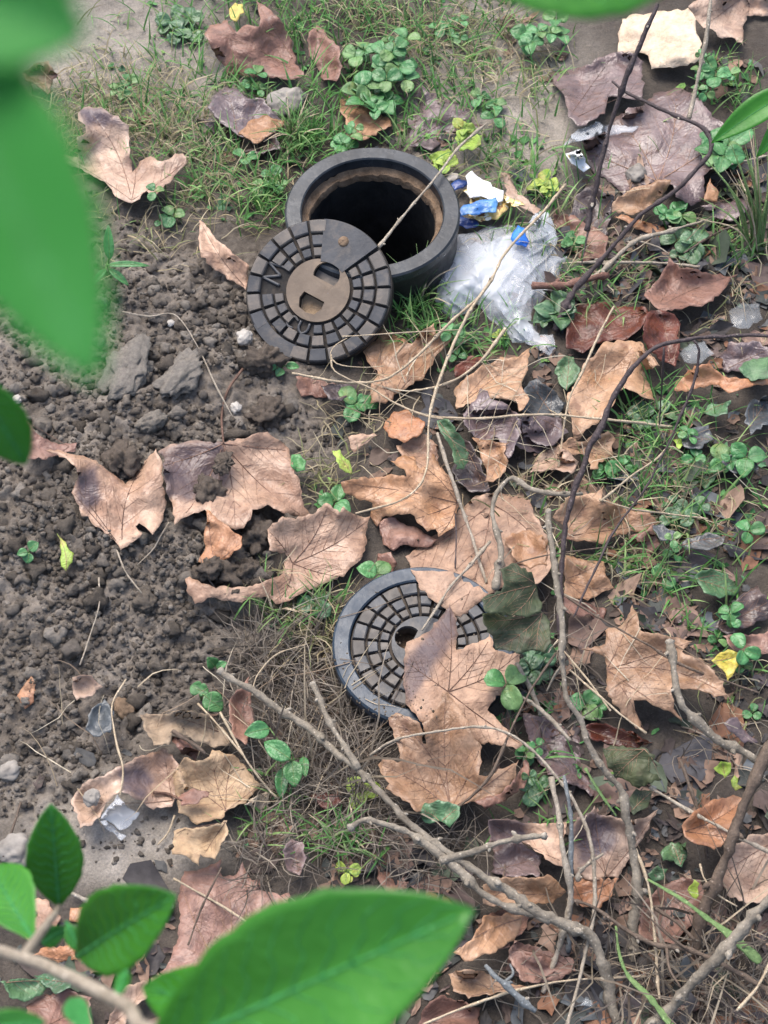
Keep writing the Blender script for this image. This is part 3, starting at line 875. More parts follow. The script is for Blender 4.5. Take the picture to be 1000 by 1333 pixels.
leaf('holed green leaf among the weeds above the round clover', CD, [(690,1012),(730,975),(785,958),(800,990),(765,1030),(742,1052)], 'moss', .012, name='green_leaf')
leaf('little bright green leaf beside the slanting straw', CD, [(612,840),(635,818),(660,825),(668,870),(640,890)], 'lime', .012, name='green_leaf', veins=False)
leaf('small dark leaf lying flat between slate leaves', CD, [(640,840),(700,800),(760,790),(780,850),(720,890),(660,880)], 'slate', .004)

# --- on and under the mound
leaf('pointed tan leaf wedged between soil and the loose lid', PX1, [(259,286),(266,290),(275,303),(300,325),(324,345),(320,378),(300,365),(280,352),(262,335),(258,310)], 'pink', .012, (318,372), [(262,290)], hz=[(260,288,.012)])
leaf('flat tan leaf edge under the lower rim of the loose lid', PX1, [(385,490),(415,492),(438,500),(425,518),(392,516)], 'brown', .004, veins=False)
leaf('brown leaf half buried in the mound near the small green tip', (0, 300, 2.5), [(70,610),(100,630),(120,660),(180,690),(250,690),(245,720),(150,745),(90,745),(80,690)], 'brown', .010)
leaf('wide dirty tan leaf on the mound with a deep notch', CE, [(0,105),(60,112),(110,120),(150,135),(190,170),(235,205),(265,170),(300,130),(325,100),(345,150),(350,220),(355,270),(340,320),(315,355),(275,320),(265,330),(285,350),(240,390),(220,400),(190,365),(160,335),(135,320),(125,300),(105,300),(90,260),(75,230),(95,180),(85,150),(50,125)], 'pink', .014, (225,398), [(10,107),(322,105),(80,230)], hz=[(325,110,.012),(80,130,.008),(220,390,-.004)], dark=[(90,170),(150,150),(160,250),(120,290),(90,250)])
leaf('broad leaf half purple, half pink, with soil crumbs on it', CE, [(330,110),(380,85),(440,75),(520,80),(600,65),(655,50),(690,75),(720,100),(750,190),(755,240),(780,290),(830,340),(740,300),(700,290),(655,265),(640,275),(610,280),(605,310),(585,335),(560,340),(530,330),(480,300),(470,280),(420,300),(380,325),(375,270),(355,230),(345,170),(350,125)], 'pink', .014, (525,85), [(345,150),(395,315),(560,338),(820,335),(715,105)], pet=[(525,85),(520,0),(538,-72),(582,-136)], dark=[(330,100),(440,70),(528,80),(540,150),(535,200),(480,260),(400,250),(350,240)], quilt=.005)
leaf('small orange folded lobe beneath the half purple leaf', CE, [(475,280),(500,300),(540,330),(580,360),(575,395),(520,430),(480,450),(450,435),(470,400),(470,340)], 'orange', .016, (500,440), [(480,290),(575,380)], hz=[(470,290,.008)])
leaf('big torn tan leaf carrying a strip of soil at its foot', CE, [(655,340),(700,300),(740,310),(830,260),(870,290),(880,270),(930,300),(960,300),(950,380),(930,430),(880,480),(800,510),(720,550),(680,560),(660,540),(580,555),(520,550),(500,540),(440,560),(415,520),(410,480),(470,500),(560,510),(650,490),(700,470),(715,420),(660,400)], 'pink', .013, (730,440), [(660,345),(835,265),(955,310),(690,550),(870,480)], amp=.008)

# --- the middle of the picture
leaf('dark leaf hidden beneath the loose lid and straw tangle', CF, [(110,240),(200,235),(270,230),(250,270),(190,300),(140,290)], 'dark', .004, veins=False)
leaf('orange-tan leaf with long points below the loose lid', CF, [(270,100),(330,60),(345,15),(400,50),(460,80),(520,20),(545,0),(550,40),(620,45),(570,110),(540,160),(500,220),(450,240),(420,260),(360,310),(300,310),(300,260),(330,200),(290,150)], 'tan', .009, (380,300), [(345,20),(545,5),(615,47),(275,100)])
leaf('dark red folded hem beneath the tan leaf by the bag', CF, [(620,180),(690,125),(740,130),(720,160),(660,205),(625,210)], 'red', .006, veins=False)
leaf('tan flat leaf below the bag crossed by pale twigs', CF, [(620,260),(680,200),(720,170),(800,130),(870,130),(915,95),(905,180),(880,240),(910,290),(870,340),(860,300),(800,290),(740,300),(680,310),(630,330)], 'tan', .009, (650,310), [(912,100),(900,285),(800,135)])
leaf('pinkish flat leaf under the horizontal pale stalk', CF, [(870,350),(930,350),(1020,360),(1060,420),(1000,470),(930,460),(880,430)], 'purple', .005)
leaf('purple-grey wrinkled leaf beside the crossing twigs', CF, [(655,350),(700,300),(720,250),(750,260),(760,290),(820,310),(870,350),(880,420),(860,460),(830,520),(810,500),(790,440),(740,460),(700,440),(660,390)], 'purple', .012, (700,440), [(735,255),(870,370),(835,510)], amp=.008)
leaf('dark wine-coloured leaf in the hollow below the grey-green one', CF, [(650,440),(690,470),(720,520),(750,600),(760,640),(690,650),(630,610),(610,560),(640,500)], 'dark', .004)
leaf('tan lobed leaf with a round hole beside the dark hollow', CF, [(690,440),(740,450),(835,455),(810,500),(830,530),(800,590),(770,610),(740,610),(745,560),(720,500)], 'tan', .014, (820,470), [(700,445),(755,605)])
leaf('pale grey-green withered leaf at the crossing of twigs', CF, [(555,375),(600,370),(625,400),(660,450),(680,500),(660,560),(630,560),(610,480),(570,420)], 'moss', .016, (565,380), [(660,550)], name='green_leaf')
leaf('pinkish torn leaf piece behind the big central tan leaf', CF, [(400,470),(470,440),(520,430),(560,470),(560,540),(490,560),(420,520)], 'pink', .006)
leaf('small round orange-brown leaf under the straw tangle', CF, [(350,400),(390,340),(440,330),(510,380),(500,420),(430,460),(370,435)], 'orange', .014, veins=False, hz=[(430,450,.01)])
leaf('tan curled leaf flap with a dark hollow under it', CF, [(215,440),(260,425),(340,425),(290,460),(240,500),(225,480)], 'pink', .018, veins=False)
leaf('large rough spotted leaf spread above the capped box', PX1, [(528,724),(545,710),(560,700),(590,668),(620,645),(650,640),(690,650),(715,700),(720,735),(700,760),(660,765),(640,772),(622,785),(600,803),(588,800),(576,790),(562,780),(545,764),(535,742)], 'spotty', .010, (640,655), [(535,727),(600,798),(715,730)], amp=.006)
leaf('brown curved leaf showing beneath the central tan leaf', CF, [(325,770),(380,740),(470,780),(560,830),(520,860),(430,850),(390,875),(350,850)], 'brown', .010, veins=False)
leaf('big central tan leaf with veins fanning from one side', CF, [(190,610),(280,590),(380,580),(440,590),(430,560),(380,530),(430,505),(470,510),(490,560),(520,540),(540,500),(580,560),(630,620),(640,700),(625,780),(610,790),(590,800),(560,820),(550,790),(520,800),(480,765),(470,740),(420,735),(360,740),(325,780),(300,740),(310,690),(260,680),(200,650)], 'tan', .016, (635,690), [(195,615),(325,775),(440,510),(545,505),(560,818)], hz=[(200,620,.006),(470,750,.012),(560,815,.004),(325,775,-.004)])
leaf('tan leaf remnant behind the grey forked twig', PX1, [(655,700),(690,690),(715,700),(712,735),(690,740),(668,725)], 'tan', .014, veins=False)
leaf('brown scrap of leaf under the edge of the big torn leaf', CG, [(270,60),(320,55),(345,100),(330,135),(290,130),(262,100)], 'brown', .004, veins=False)

# --- on and round the capped box
leaf('spotted grey-brown leaf covering half of the worn lid', CG, [(370,480),(380,400),(440,370),(500,320),(545,250),(575,310),(580,370),(570,430),(620,410),(680,390),(700,360),(720,430),(820,440),(800,500),(760,580),(700,640),(690,660),(740,710),(830,790),(800,810),(720,790),(640,780),(600,740),(560,720),(480,720),(430,700),(380,640),(365,560)], 'spotty', .034, (540,590), [(545,260),(375,470),(815,442),(820,790),(710,370)], amp=.006, dark=[(380,640),(365,560),(370,480),(470,340),(545,250),(575,310),(580,370),(500,470),(420,600)])
leaf('clean tan leaf with five blunt lobes below the capped box', CG, [(520,590),(540,590),(580,640),(620,700),(640,770),(670,800),(665,870),(655,910),(700,910),(760,880),(810,850),(800,920),(740,980),(670,1010),(600,1020),(560,1050),(480,1050),(420,1050),(330,980),(300,960),(315,940),(270,870),(290,845),(360,855),(345,790),(310,690),(340,670),(390,685),(430,710),(445,790),(455,790),(440,710),(480,690),(500,640)], 'tan', .030, (550,1040), [(530,592),(325,680),(275,865),(660,810),(805,860)], hz=[(530,595,.018),(550,1040,-.012),(275,870,0),(805,855,.014)], amp=.004, quilt=.005)
leaf('brown curled leaf end under the clean five-lobed leaf', CG, [(640,1010),(740,980),(810,900),(840,830),(850,880),(830,960),(760,1010),(680,1040)], 'brown', .010, veins=False)
leaf('withered grey-green leaf folded in two below the five-lobed leaf', CG, [(430,1050),(450,1015),(500,1003),(540,1010),(585,1030),(580,1070),(545,1110),(510,1085),(470,1095),(440,1080)], 'moss', .040, (510,1090), [(440,1045),(575,1035)], name='green_leaf')
leaf('upper olive-green dead leaf hanging on the upright branch', CG, [(668,235),(700,215),(750,190),(748,150),(740,120),(800,98),(860,130),(880,190),(900,250),(890,285),(850,305),(780,300),(720,290),(680,280)], 'olive', .11, (880,180), [(670,240),(745,115),(780,298)], name='dead_leaf', group='olive dead leaves on the branch')
leaf('lower olive-green dead leaf with scalloped edge on the upright branch', CG, [(670,290),(720,285),(780,300),(850,305),(895,280),(930,320),(935,400),(905,440),(860,430),(800,442),(720,430),(712,380),(690,360)], 'olive', .095, (900,290), [(690,320),(720,425),(880,435)], name='dead_leaf', group='olive dead leaves on the branch')

# --- right of the upright branch
leaf('folded orange leaf arched over a dark gap', CI, [(200,210),(260,130),(370,110),(390,90),(380,140),(450,170),(560,190),(600,230),(560,250),(530,265),(430,280),(390,310),(330,300),(245,290),(240,240)], 'tan', .030, (240,280), [(385,95),(595,228)], hz=[(330,295,-.014),(245,285,-.012),(380,120,.012)], amp=.008)
leaf('shaded side of the folded orange leaf, shade put into its dull brown', CI, [(445,310),(530,265),(570,230),(600,310),(570,345),(500,340)], 'brown', .010, veins=False)  # dark side of the fold as its own piece; the brown holds its shade
leaf('tan leaf with three teeth below the folded orange leaf', CI, [(235,400),(250,350),(330,370),(390,370),(400,430),(430,475),(380,490),(330,520),(280,510),(240,500)], 'tan', .010, (240,440), [(425,474),(385,372),(330,515)])
leaf('strip of tan leaf beneath the three-toothed leaf', CI, [(235,500),(330,530),(400,550),(390,590),(300,580),(240,550)], 'brown', .005, veins=False)
leaf('dark leaf lying in the gap beside the star-shaped leaf', CI, [(600,560),(640,500),(690,530),(680,600),(620,620)], 'dark', .004)
leaf('star-shaped tan leaf with long thin points', CI, [(495,535),(515,580),(525,630),(590,640),(660,655),(720,670),(680,710),(760,740),(800,780),(850,870),(800,880),(740,850),(690,850),(640,840),(650,890),(680,970),(600,920),(560,900),(500,890),(520,960),(545,1010),(470,960),(420,900),(395,850),(400,790),(395,730),(300,700),(395,680),(395,630),(450,615)], 'tan', .024, (400,775), [(497,540),(715,672),(845,868),(670,960),(540,1005)], hz=[(495,540,.01),(845,870,.004),(540,1000,.0),(600,880,.012)], amp=.007)
leaf('dark mahogany leaf at the picture edge above the yellow leaf', CI, [(800,620),(850,560),(900,500),(960,460),(1010,520),(1000,590),(920,620),(850,650)], 'dark', .012)
leaf('reddish wet leaf beside the yellow leaf at the picture edge', CI, [(830,650),(900,650),(1010,630),(1010,720),(930,720),(860,690)], 'brown', .006)
leaf('bright yellow withered leaf near the star-shaped leaf', CI, [(790,742),(850,700),(915,715),(880,740),(890,760),(872,790),(850,822),(830,775)], 'yellow', .014, (800,745), [(910,717),(850,815)], name='yellow_leaf')
leaf('small olive leaf lying over the star-shaped leaf', CI, [(565,685),(590,655),(635,648),(640,690),(600,700)], 'olive', .040, veins=False)
leaf('slate-green long leaf beside the round clover', CI, [(670,315),(700,285),(780,265),(840,280),(830,310),(760,330),(700,332)], 'slate', .010, (675,315), [(838,285)])
leaf('bluish flat leaf beside the folded orange leaf', CI, [(570,240),(610,235),(660,265),(640,300),(600,295)], 'slate', .008, veins=False)
leaf('broad rounded green leaf lying among dark litter', CI, [(725,432),(755,408),(790,400),(850,420),(895,470),(880,500),(820,512),(762,490)], 'moss', .016, (730,440), [(885,495),(850,425)], name='green_leaf')
leaf('dark slate leaf in the litter above the folded orange leaf', CI, [(380,80),(420,20),(480,-10),(520,40),(470,80),(420,95)], 'slate', .008)

# --- lower right corner
leaf('dark purple wet leaf with dangling point under the upright branch', CJ, [(90,80),(180,100),(240,130),(300,170),(310,300),(350,350),(380,390),(340,390),(290,350),(250,340),(180,310),(120,230),(100,150)], 'purple', .010, (120,100), [(375,388),(300,180)])
leaf('dark red-brown leaf under the star-shaped leaf', CJ, [(290,130),(400,120),(500,150),(575,190),(520,212),(430,202),(350,182)], 'red', .008)
leaf('olive leaf with torn lobes hanging on the thin branch', CJ, [(385,212),(460,200),(540,210),(582,240),(560,300),(605,330),(520,362),(430,322),(400,270)], 'olive', .05, (540,215), [(390,215),(600,330),(430,318)], name='dead_leaf', group='olive dead leaves on the branch')
leaf('small olive leaf drooping under the torn olive one', CJ, [(480,402),(510,362),(572,370),(552,430),(500,462)], 'olive', .035, name='dead_leaf', group='olive dead leaves on the branch')
leaf('tan lower lobe of a leaf among branch bases', CJ, [(270,690),(340,690),(445,695),(420,760),(370,812),(310,802),(265,760)], 'orange', .008)
leaf('mauve and tan leaf with a sharp wing behind the branches', CJ, [(270,520),(290,470),(340,450),(355,425),(370,460),(430,470),(500,480),(595,435),(550,520),(510,580),(470,650),(440,700),(400,690),(330,700),(280,680),(265,600)], 'pink', .014, (400,690), [(355,430),(590,438),(275,530)], dark=[(280,520),(300,470),(355,440),(420,490),(450,560),(400,600),(300,650)])
leaf('purple leaf piece under the tan square corner', CJ, [(-20,560),(80,560),(160,610),(150,690),(60,690),(-30,670)], 'purple', .008)
leaf('tan square-cornered leaf beside the thin upright stems', CJ, [(-40,480),(60,478),(250,485),(250,660),(200,640),(150,600),(100,565),(-40,565)], 'pink', .012, (250,640), [(-30,490),(240,490)], dark=[(-50,470),(100,470),(110,560),(-50,570)])
leaf('dark brown leaf lying under the curled leaf by the forked branch', CJ, [(-40,830),(60,800),(120,830),(100,880),(40,950),(-40,960)], 'brown', .006)
leaf('rolled tan leaf with a dark mouth under the forked branch', CJ, [(-60,720),(20,690),(80,690),(150,690),(180,680),(250,745),(200,790),(110,802),(20,805),(-60,790)], 'tan', .028, (240,750), [(-50,740)], hz=[(180,685,.012),(100,800,-.016)], quilt=.002)
leaf('orange-red folded leaf beside the thick brown stem', CJ, [(680,500),(720,450),(800,400),(870,385),(925,400),(880,470),(870,550),(800,590),(740,570),(690,540)], 'orange', .014, (690,520), [(915,400),(860,545)], hz=[(850,400,.015)])
leaf('smooth rounded tan leaf behind the thick brown stem', CJ, [(820,650),(860,580),(940,530),(1030,520),(1040,770),(920,790),(850,760),(820,700)], 'pink', .018, (1020,560), [(830,680),(920,785)])
leaf('flat red-brown leaf between the two thick stems', CJ, [(520,900),(540,780),(600,720),(680,690),(750,700),(770,800),(720,870),(650,940),(590,930)], 'brown', .006, (590,925), [(750,705),(545,785)], vm='vein_tan')
leaf('dark brown leaf with torn points in the bottom litter', CJ, [(30,1000),(80,960),(160,980),(170,1000),(190,1040),(280,1035),(210,1080),(140,1090),(60,1060),(20,1040)], 'brown', .012)
leaf('greyish torn leaf tip near the lime leaf', CJ, [(835,120),(860,98),(885,95),(920,150),(965,190),(900,185),(860,150)], 'purple', .014, veins=False)
leaf('little lime leaf beside the thick stem', CJ, [(798,285),(825,262),(862,265),(860,300),(840,322)], 'lime', .030, (840,318), [(830,265)], name='green_leaf')
leaf('tiny curled lime leaf below the little lime leaf', CJ, [(862,330),(875,312),(890,325),(885,345),(905,358),(880,370),(866,352)], 'lime', .020, name='green_leaf', veins=False)
leaf('pale green leaf with a white spot near the red-brown leaf', CJ, [(600,600),(640,560),(695,560),(700,610),(680,655),(650,630),(610,630)], 'moss', .014, name='green_leaf')
leaf('dull green leaf in the gap beside the red-brown leaf', CJ, [(552,680),(590,648),(628,660),(610,700),(575,710)], 'moss', .010, name='green_leaf', veins=False)
leaf('curled bright green leaf over the red-brown leaf', CJ, [(700,740),(725,700),(745,715),(742,760),(728,778)], 'lime', .022, name='green_leaf', veins=False)
leaf('tan leaf showing its pale underside below the forked branch', CK, [(600,600),(660,560),(700,480),(780,470),(830,480),(800,560),(740,600),(650,630)], 'tan', .018, (820,490), [(605,600)], hz=[(700,490,.016)])
leaf('brown ragged leaf next to the bluish broken stick', CK, [(585,670),(650,655),(700,660),(760,690),(840,710),(800,730),(720,740),(650,750),(640,735),(600,725)], 'tan', .014, (830,710), [(590,675),(640,745)])
leaf('dark brown leaf with hooked points below the rolled tan leaf', CK, [(780,620),(800,560),(870,580),(940,600),(990,620),(1000,660),(950,690),(930,660),(880,700),(820,690)], 'brown', .012)
leaf('dark red-brown leaf at the bottom edge', CK, [(500,790),(560,740),(640,760),(690,780),(680,850),(560,850),(480,840)], 'brown', .005)
leaf('shaded reddish leaf beneath the forked branch', CK, [(330,290),(400,262),(450,300),(480,312),(450,390),(390,412),(360,370)], 'brown', .006)
leaf('dark shaded leaf behind the tip of the big green leaf', CK, [(450,372),(520,335),(590,420),(600,445),(520,432)], 'brown', .006)
leaf('glossy dark leaf scrap among brown rootlets', CK, [(135,90),(180,75),(225,85),(240,110),(190,135),(160,115)], 'red', .012, veins=False)
leaf('grey-brown oval leaf flat among the rootlets', CK, [(45,270),(75,230),(110,240),(125,290),(100,350),(60,330)], 'purple', .012)

# --- lower left
leaf('big pinkish-brown serrated leaf below the ochre veined leaf', CL, [(580,790),(600,710),(660,700),(720,670),(725,730),(770,720),(790,680),(820,740),(850,730),(840,770),(940,780),(945,850),(880,910),(830,980),(760,1060),(680,1070),(560,1060),(520,1040),(560,980),(580,900)], 'brown', .010, (740,1060), [(720,675),(590,760),(795,690),(940,790)], vm='vein_tan')
leaf('pinkish leaf smeared with soil next to the clear plastic scrap', CL, [(230,480),(280,420),(380,370),(440,340),(530,310),(580,360),(600,420),(560,500),(500,510),(460,480),(430,470),(390,450),(340,500),(300,560),(260,572),(232,492)], 'pink', .010, (560,480), [(235,482),(530,315)], dark=[(380,380),(460,360),(500,420),(470,480),(400,450)])
leaf('ochre leaf with dark veins and toothed edge near the seedling', CL, [(560,400),(600,340),(660,350),(690,315),(760,330),(800,370),(850,430),(800,490),(740,510),(720,540),(640,560),(580,520),(570,460)], 'ochre', .020, (735,515), [(690,320),(845,430),(570,410),(760,335)], quilt=.005)
leaf('drooping lower lobe of an ochre leaf, notched at its foot', CL, [(565,580),(640,568),(740,545),(742,590),(700,672),(652,655),(648,695),(620,670),(590,655),(560,655)], 'ochre', .014, (735,550), [(570,590),(645,690)], quilt=.004)
leaf('beige crumbling leaf with insect holes at the mound foot', CL, [(455,200),(500,200),(600,185),(680,200),(740,260),(750,300),(700,310),(640,290),(560,260),(550,300),(500,300),(470,250)], 'beige', .018, amp=.011, quilt=.005)
leaf('mauve lens-shaped leaf leaning beside the bare branch tip', CL, [(745,170),(770,120),(812,75),(815,120),(830,220),(800,300),(760,270),(745,220)], 'brown', .018, (800,295), [(810,80)])
leaf('small dead brown leaf with stalk lying on the ochre leaf', CL, [(580,470),(630,440),(660,448),(695,448),(645,490),(590,497)], 'brown', .028, pet=[(590,480),(550,460),(500,455)], veins=False)
leaf('small orange curled leaf standing in the soil crumbs', CL, [(55,140),(75,110),(100,68),(118,100),(110,160),(80,182)], 'orange', .012, (80,178), [(102,72)])
leaf('bluish-mauve scrap standing in the soil', CL, [(278,250),(300,180),(340,150),(372,190),(360,260),(300,272)], 'slate', .016, veins=False)
leaf('pale pink leaf scrap at the soil edge', CL, [(235,80),(300,75),(335,110),(300,140),(250,155)], 'pink', .012, veins=False)
leaf('narrow brown leaf strip under the beige crumbling leaf', CL, [(560,270),(600,285),(650,320),(635,352),(590,330)], 'brown', .010, veins=False)
leaf('whitish torn leaf scrap beside the ochre leaf', CL, [(795,495),(830,470),(870,448),(882,490),(855,512),(820,500)], 'cream', .014, veins=False)
leaf('orange-brown leaf glimpsed behind the seedling stem at the bottom', CL, [(100,985),(160,955),(240,945),(255,1000),(190,1010),(150,990)], 'orange', .010)
leaf('tan leaf behind the fork of the green shrub', CL, [(90,800),(150,800),(200,860),(170,930),(100,950),(70,880)], 'pink', .010)
leaf('orange leaf patch behind the heart of the green shrub', CL, [(230,830),(300,830),(320,860),(260,880),(225,870)], 'orange', .010, veins=False)
leaf('brown leaf with dark hollow at the bottom edge', CL, [(85,1150),(150,1110),(225,1095),(300,1120),(290,1170),(310,1240),(100,1240)], 'brown', .012)
leaf('pinkish leaf at the bottom behind the big green leaf', CL, [(390,1090),(480,1070),(500,1120),(440,1150),(400,1230),(330,1240)], 'pink', .010)
leaf('dark green oval leaf on the ground at the bottom corner', CL, [(0,1070),(60,1060),(130,1060),(180,1070),(140,1110),(80,1136),(30,1120)], 'moss', .020, (5,1075), [(175,1072)], name='green_leaf')
leaf('dull green leaf beside the dark green oval one at the bottom', CL, [(110,1050),(180,1045),(240,1055),(230,1090),(180,1110),(140,1080)], 'moss', .014, (235,1070), [(115,1055)], name='green_leaf')
leaf('slender green leaf lying in the soft soil of the mound', (0, 600, 2.5), [(185,235),(215,265),(240,300),(235,330),(215,360),(198,330),(195,280)], 'lime', .012, (215,358), [(187,238)], name='green_leaf')
leaf('small heart-shaped green leaf beside the broad two-tone leaf', CF, [(0,505),(30,503),(55,530),(50,565),(20,572),(-5,545)], 'weed', .012, name='green_leaf', veins=False)
leaf('oval pale green leaf beside the curled tan flap', CF, [(155,490),(185,485),(220,530),(232,580),(205,572),(170,530)], 'lime', .014, (230,578), [(160,490)], name='green_leaf')
leaf('yellow shrivelled leaf beside the crested red-brown leaf', CB, [(120,30),(140,8),(165,12),(170,40),(145,70),(125,58)], 'yellow', .014, name='yellow_leaf', veins=False)

# ------------------------------------------------------------------ twigs, stalks and bare branches
def px_path(pts, n):
    return catmull(np.array([(p[0], p[1]) for p in pts], float), n)

def smooth1(a, k):
    if k < 2: return a
    p = np.pad(a, k, mode='edge'); return np.convolve(p, np.ones(2 * k + 1) / (2 * k + 1), 'valid')

def path3(pts, r, lift):
    """pts: (px, py) lie on what is below; (px, py, h) are held h metres above the ground"""
    L = sum(math.dist(pts[k][:2], pts[k + 1][:2]) for k in range(len(pts) - 1))
    n = max(10, int(L / 7))
    Q = px_path(pts, n)
    if len(pts[0]) > 2:
        cum = np.concatenate([[0], np.cumsum([math.dist(pts[k][:2], pts[k + 1][:2]) for k in range(len(pts) - 1)])])
        h = np.interp(np.linspace(0, cum[-1], n), cum, [p[2] for p in pts]); h = smooth1(h, 2)
        G = ground_px(Q[:, 0], Q[:, 1], h)
        return at_z(Q[:, 0], Q[:, 1], smooth1(G[:, 2], 3))
    Z = ground_px(Q[:, 0], Q[:, 1])[:, 2] + lift
    for _ in range(3):
        P = at_z(Q[:, 0], Q[:, 1], Z)
        hh = hm_at(P[:, 0], P[:, 1])
        hh = np.array([hh[max(0, k - 2):k + 3].max() for k in range(n)])
        Z = np.maximum(Z, hh + r)
    m = np.array([Z[max(0, k - 4):k + 5].max() for k in range(n)])
    return at_z(Q[:, 0], Q[:, 1], smooth1(m, 4))

TW = [0]
def twig(label, pts, r, mat='straw', lift=.004, nodes=0, name='twig', cat='twig', side=None, wob=.45, cut=False, group='twigs and stalks', leaves=(), kind=None, flat=1.0):
    TW[0] += 1
    rng = np.random.default_rng(500 + TW[0])
    r0, r1 = (r if isinstance(r, tuple) else (r, r * .7)); k_ = .88 if group == 'bare branches' else 1.0; r0 *= k_ / 1000; r1 *= k_ / 1000
    P = path3(pts, max(r0, r1), lift)
    n = len(P)
    w = np.stack([smooth1(rng.normal(size=n), 2) for _ in range(3)], 1) * wob * max(r0, r1); w[:, 2] *= .4
    P = P + w
    rad = np.linspace(r0, r1, n) * (1 + .13 * rng.normal(size=n)) * (1 + .12 * np.sign(np.sin(np.linspace(0, 9, n) + rng.uniform(0, 6))))
    seg = np.concatenate([[0], np.cumsum(np.linalg.norm(np.diff(P, axis=0), axis=1))])
    knob = []
    if nodes:
        for q in np.arange(nodes * .5, seg[-1], nodes):
            q += rng.uniform(-.25, .25) * nodes
            k = int(np.argmin(abs(seg - q)))
            rad[k] *= 1.38; knob.append(k)
    o0 = P[np.argmin(P[:, 2])].copy()
    V, F = tube(P, rad, 8 if max(r0, r1) > .002 else 6, flat)
    if knob or side or cut or leaves:
        t = empty(name, o0); tag(t, label, cat, group)
        link('stem', mesh_np('stem', V - o0, F), M[mat], t)
        for k in knob:
            T = P[min(k + 1, n - 1)] - P[max(k - 1, 0)]; T /= np.linalg.norm(T) + 1e-9
            a = rng.normal(size=3); a -= T * (a @ T); a /= np.linalg.norm(a); a[2] = abs(a[2])
            b = P[k] + a * rad[k] * .6
            Vb, Fb = tube(np.array([b, b + a * rad[k] * .55 + T * rad[k] * .3, b + a * rad[k] * .9 + T * rad[k] * .6]), [rad[k] * .45, rad[k] * .4, rad[k] * .15], 6)
            link('bud', mesh_np('bud', Vb - o0, Fb), M['bud' if rng.random() < .35 else mat], t)
        if cut:
            Vb, Fb = tube(np.array([P[0] * 1.15 - P[1] * .15, P[0], P[0] * .3 + P[1] * .7]), np.array([r0 * 1.1, r0 * 1.5, r0 * 1.15]), 8)
            Vb += rng.normal(size=Vb.shape) * r0 * .12
            link('cut_end', mesh_np('cut_end', Vb - o0, Fb), M['bud'], t)
        for sp in side or ():
            sr = sp[0] / 1000
            S = path3(sp[1], sr, lift)
            Vs, Fs = tube(S, np.linspace(sr, sr * .55, len(S)), 6)
            link('side_shoot', mesh_np('side_shoot', Vs - o0, Fs), M[mat], t)
        for lf in leaves:
            lf(t, o0)
    else:
        t = link(name, mesh_np(name, V - o0, F), M[mat], None, o0); tag(t, label, cat, group, kind)
    return t

# bare shrub branches
twig('long bare grey branch running from the mound foot to the bottom edge', [(288,874,.05),(326,898,.055),(380,934,.06),(423,962,.065),(448,984,.065),(474,1009,.065),(506,1042,.065),(546,1080,.065),(574,1104,.065),(630,1140,.065),(670,1166,.06),(700,1188,.06),(734,1200,.055),(769,1222,.05),(783,1250,.04),(793,1285,.02),(806,1340,.0)], (3.2, 5.8), 'bark_grey', nodes=.052, cut=True, name='branch', cat='branch', group='bare branches')
twig('short bare shoot with a blunt tip rising beside the capped box', [(407,890,.085),(418,912,.082),(430,937,.078),(448,973,.072),(466,1001,.068)], (2.8, 3.4), 'bark_grey', nodes=.03, cut=True, name='branch', cat='branch', group='bare branches')
twig('bare branch ending in a pale round cut knob', [(456,1077,.07),(468,1070,.07),(481,1067,.07),(506,1074,.068),(546,1092,.066),(574,1112,.064),(600,1134,.062),(620,1155,.060),(645,1172,.058),(690,1190,.056),(716,1196,.056)], (3.2, 5.0), 'bark_grey', nodes=.05, cut=True, name='branch', cat='branch', group='bare branches')
twig('bare side branch reaching up to the tan square-cornered leaf', [(710,1086,.09),(683,1090,.085),(654,1096,.08),(606,1112,.07),(576,1121,.064)], (2.6, 4.0), 'bark_grey', nodes=.04, cut=True, name='branch', cat='branch', group='bare branches')
twig('upright knotty grey branch carrying the olive dead leaves', [(713,664,.16),(718,705,.155),(725,750,.15),(731,810,.14),(732,866,.125),(736,901,.115),(752,930,.105),(766,963,.095),(786,1001,.085),(807,1030,.075),(814,1068,.065),(825,1110,.05),(828,1162,.035),(825,1197,.02),(822,1255,.0)], (2.6, 4.8), 'bark_grey', nodes=.045, cut=True, name='branch', cat='branch', group='bare branches', side=[(1.6, [(732,866,.125),(722,880,.11),(712,900,.10)])])
twig('crooked branch with a cut top standing over the star-shaped leaf', [(872,838,.12),(877,866,.115),(884,911,.105),(893,924,.10),(912,942,.095),(937,966,.085),(965,977,.08),(984,992,.075)], (3.6, 4.6), 'bark_grey', nodes=.035, cut=True, name='branch', cat='branch', group='bare branches')
twig('thick brown stem slanting in from the picture edge', [(1012,950,.11),(1000,977,.105),(982,1015,.095),(965,1061,.085),(947,1110,.07),(926,1159,.05),(909,1211,.025),(898,1250,.0)], (5.2, 6.2), 'bark_brown', nodes=.06, name='branch', cat='branch', group='bare branches')
twig('thick grey stem low in the bottom corner', [(1015,1155,.10),(1000,1172,.10),(965,1208,.085),(920,1260,.06),(880,1300,.035),(850,1340,.0)], (4.8, 6.6), 'bark_grey', nodes=.05, name='branch', cat='branch', group='bare branches')
twig('thin knotted twig running along the bottom litter to the corner', [(737,1169,.05),(772,1180,.05),(800,1201,.05),(846,1229,.048),(895,1236,.046),(930,1250,.044),(985,1280,.04),(1010,1295,.04)], (1.8, 3.4), 'bark_brown', nodes=.03, name='branch', cat='branch', group='bare branches', side=[(1.6, [(868,1235,.048),(872,1262,.05),(886,1285,.05)]), (1.4, [(895,1236,.046),(870,1218,.06),(846,1195,.07)])])
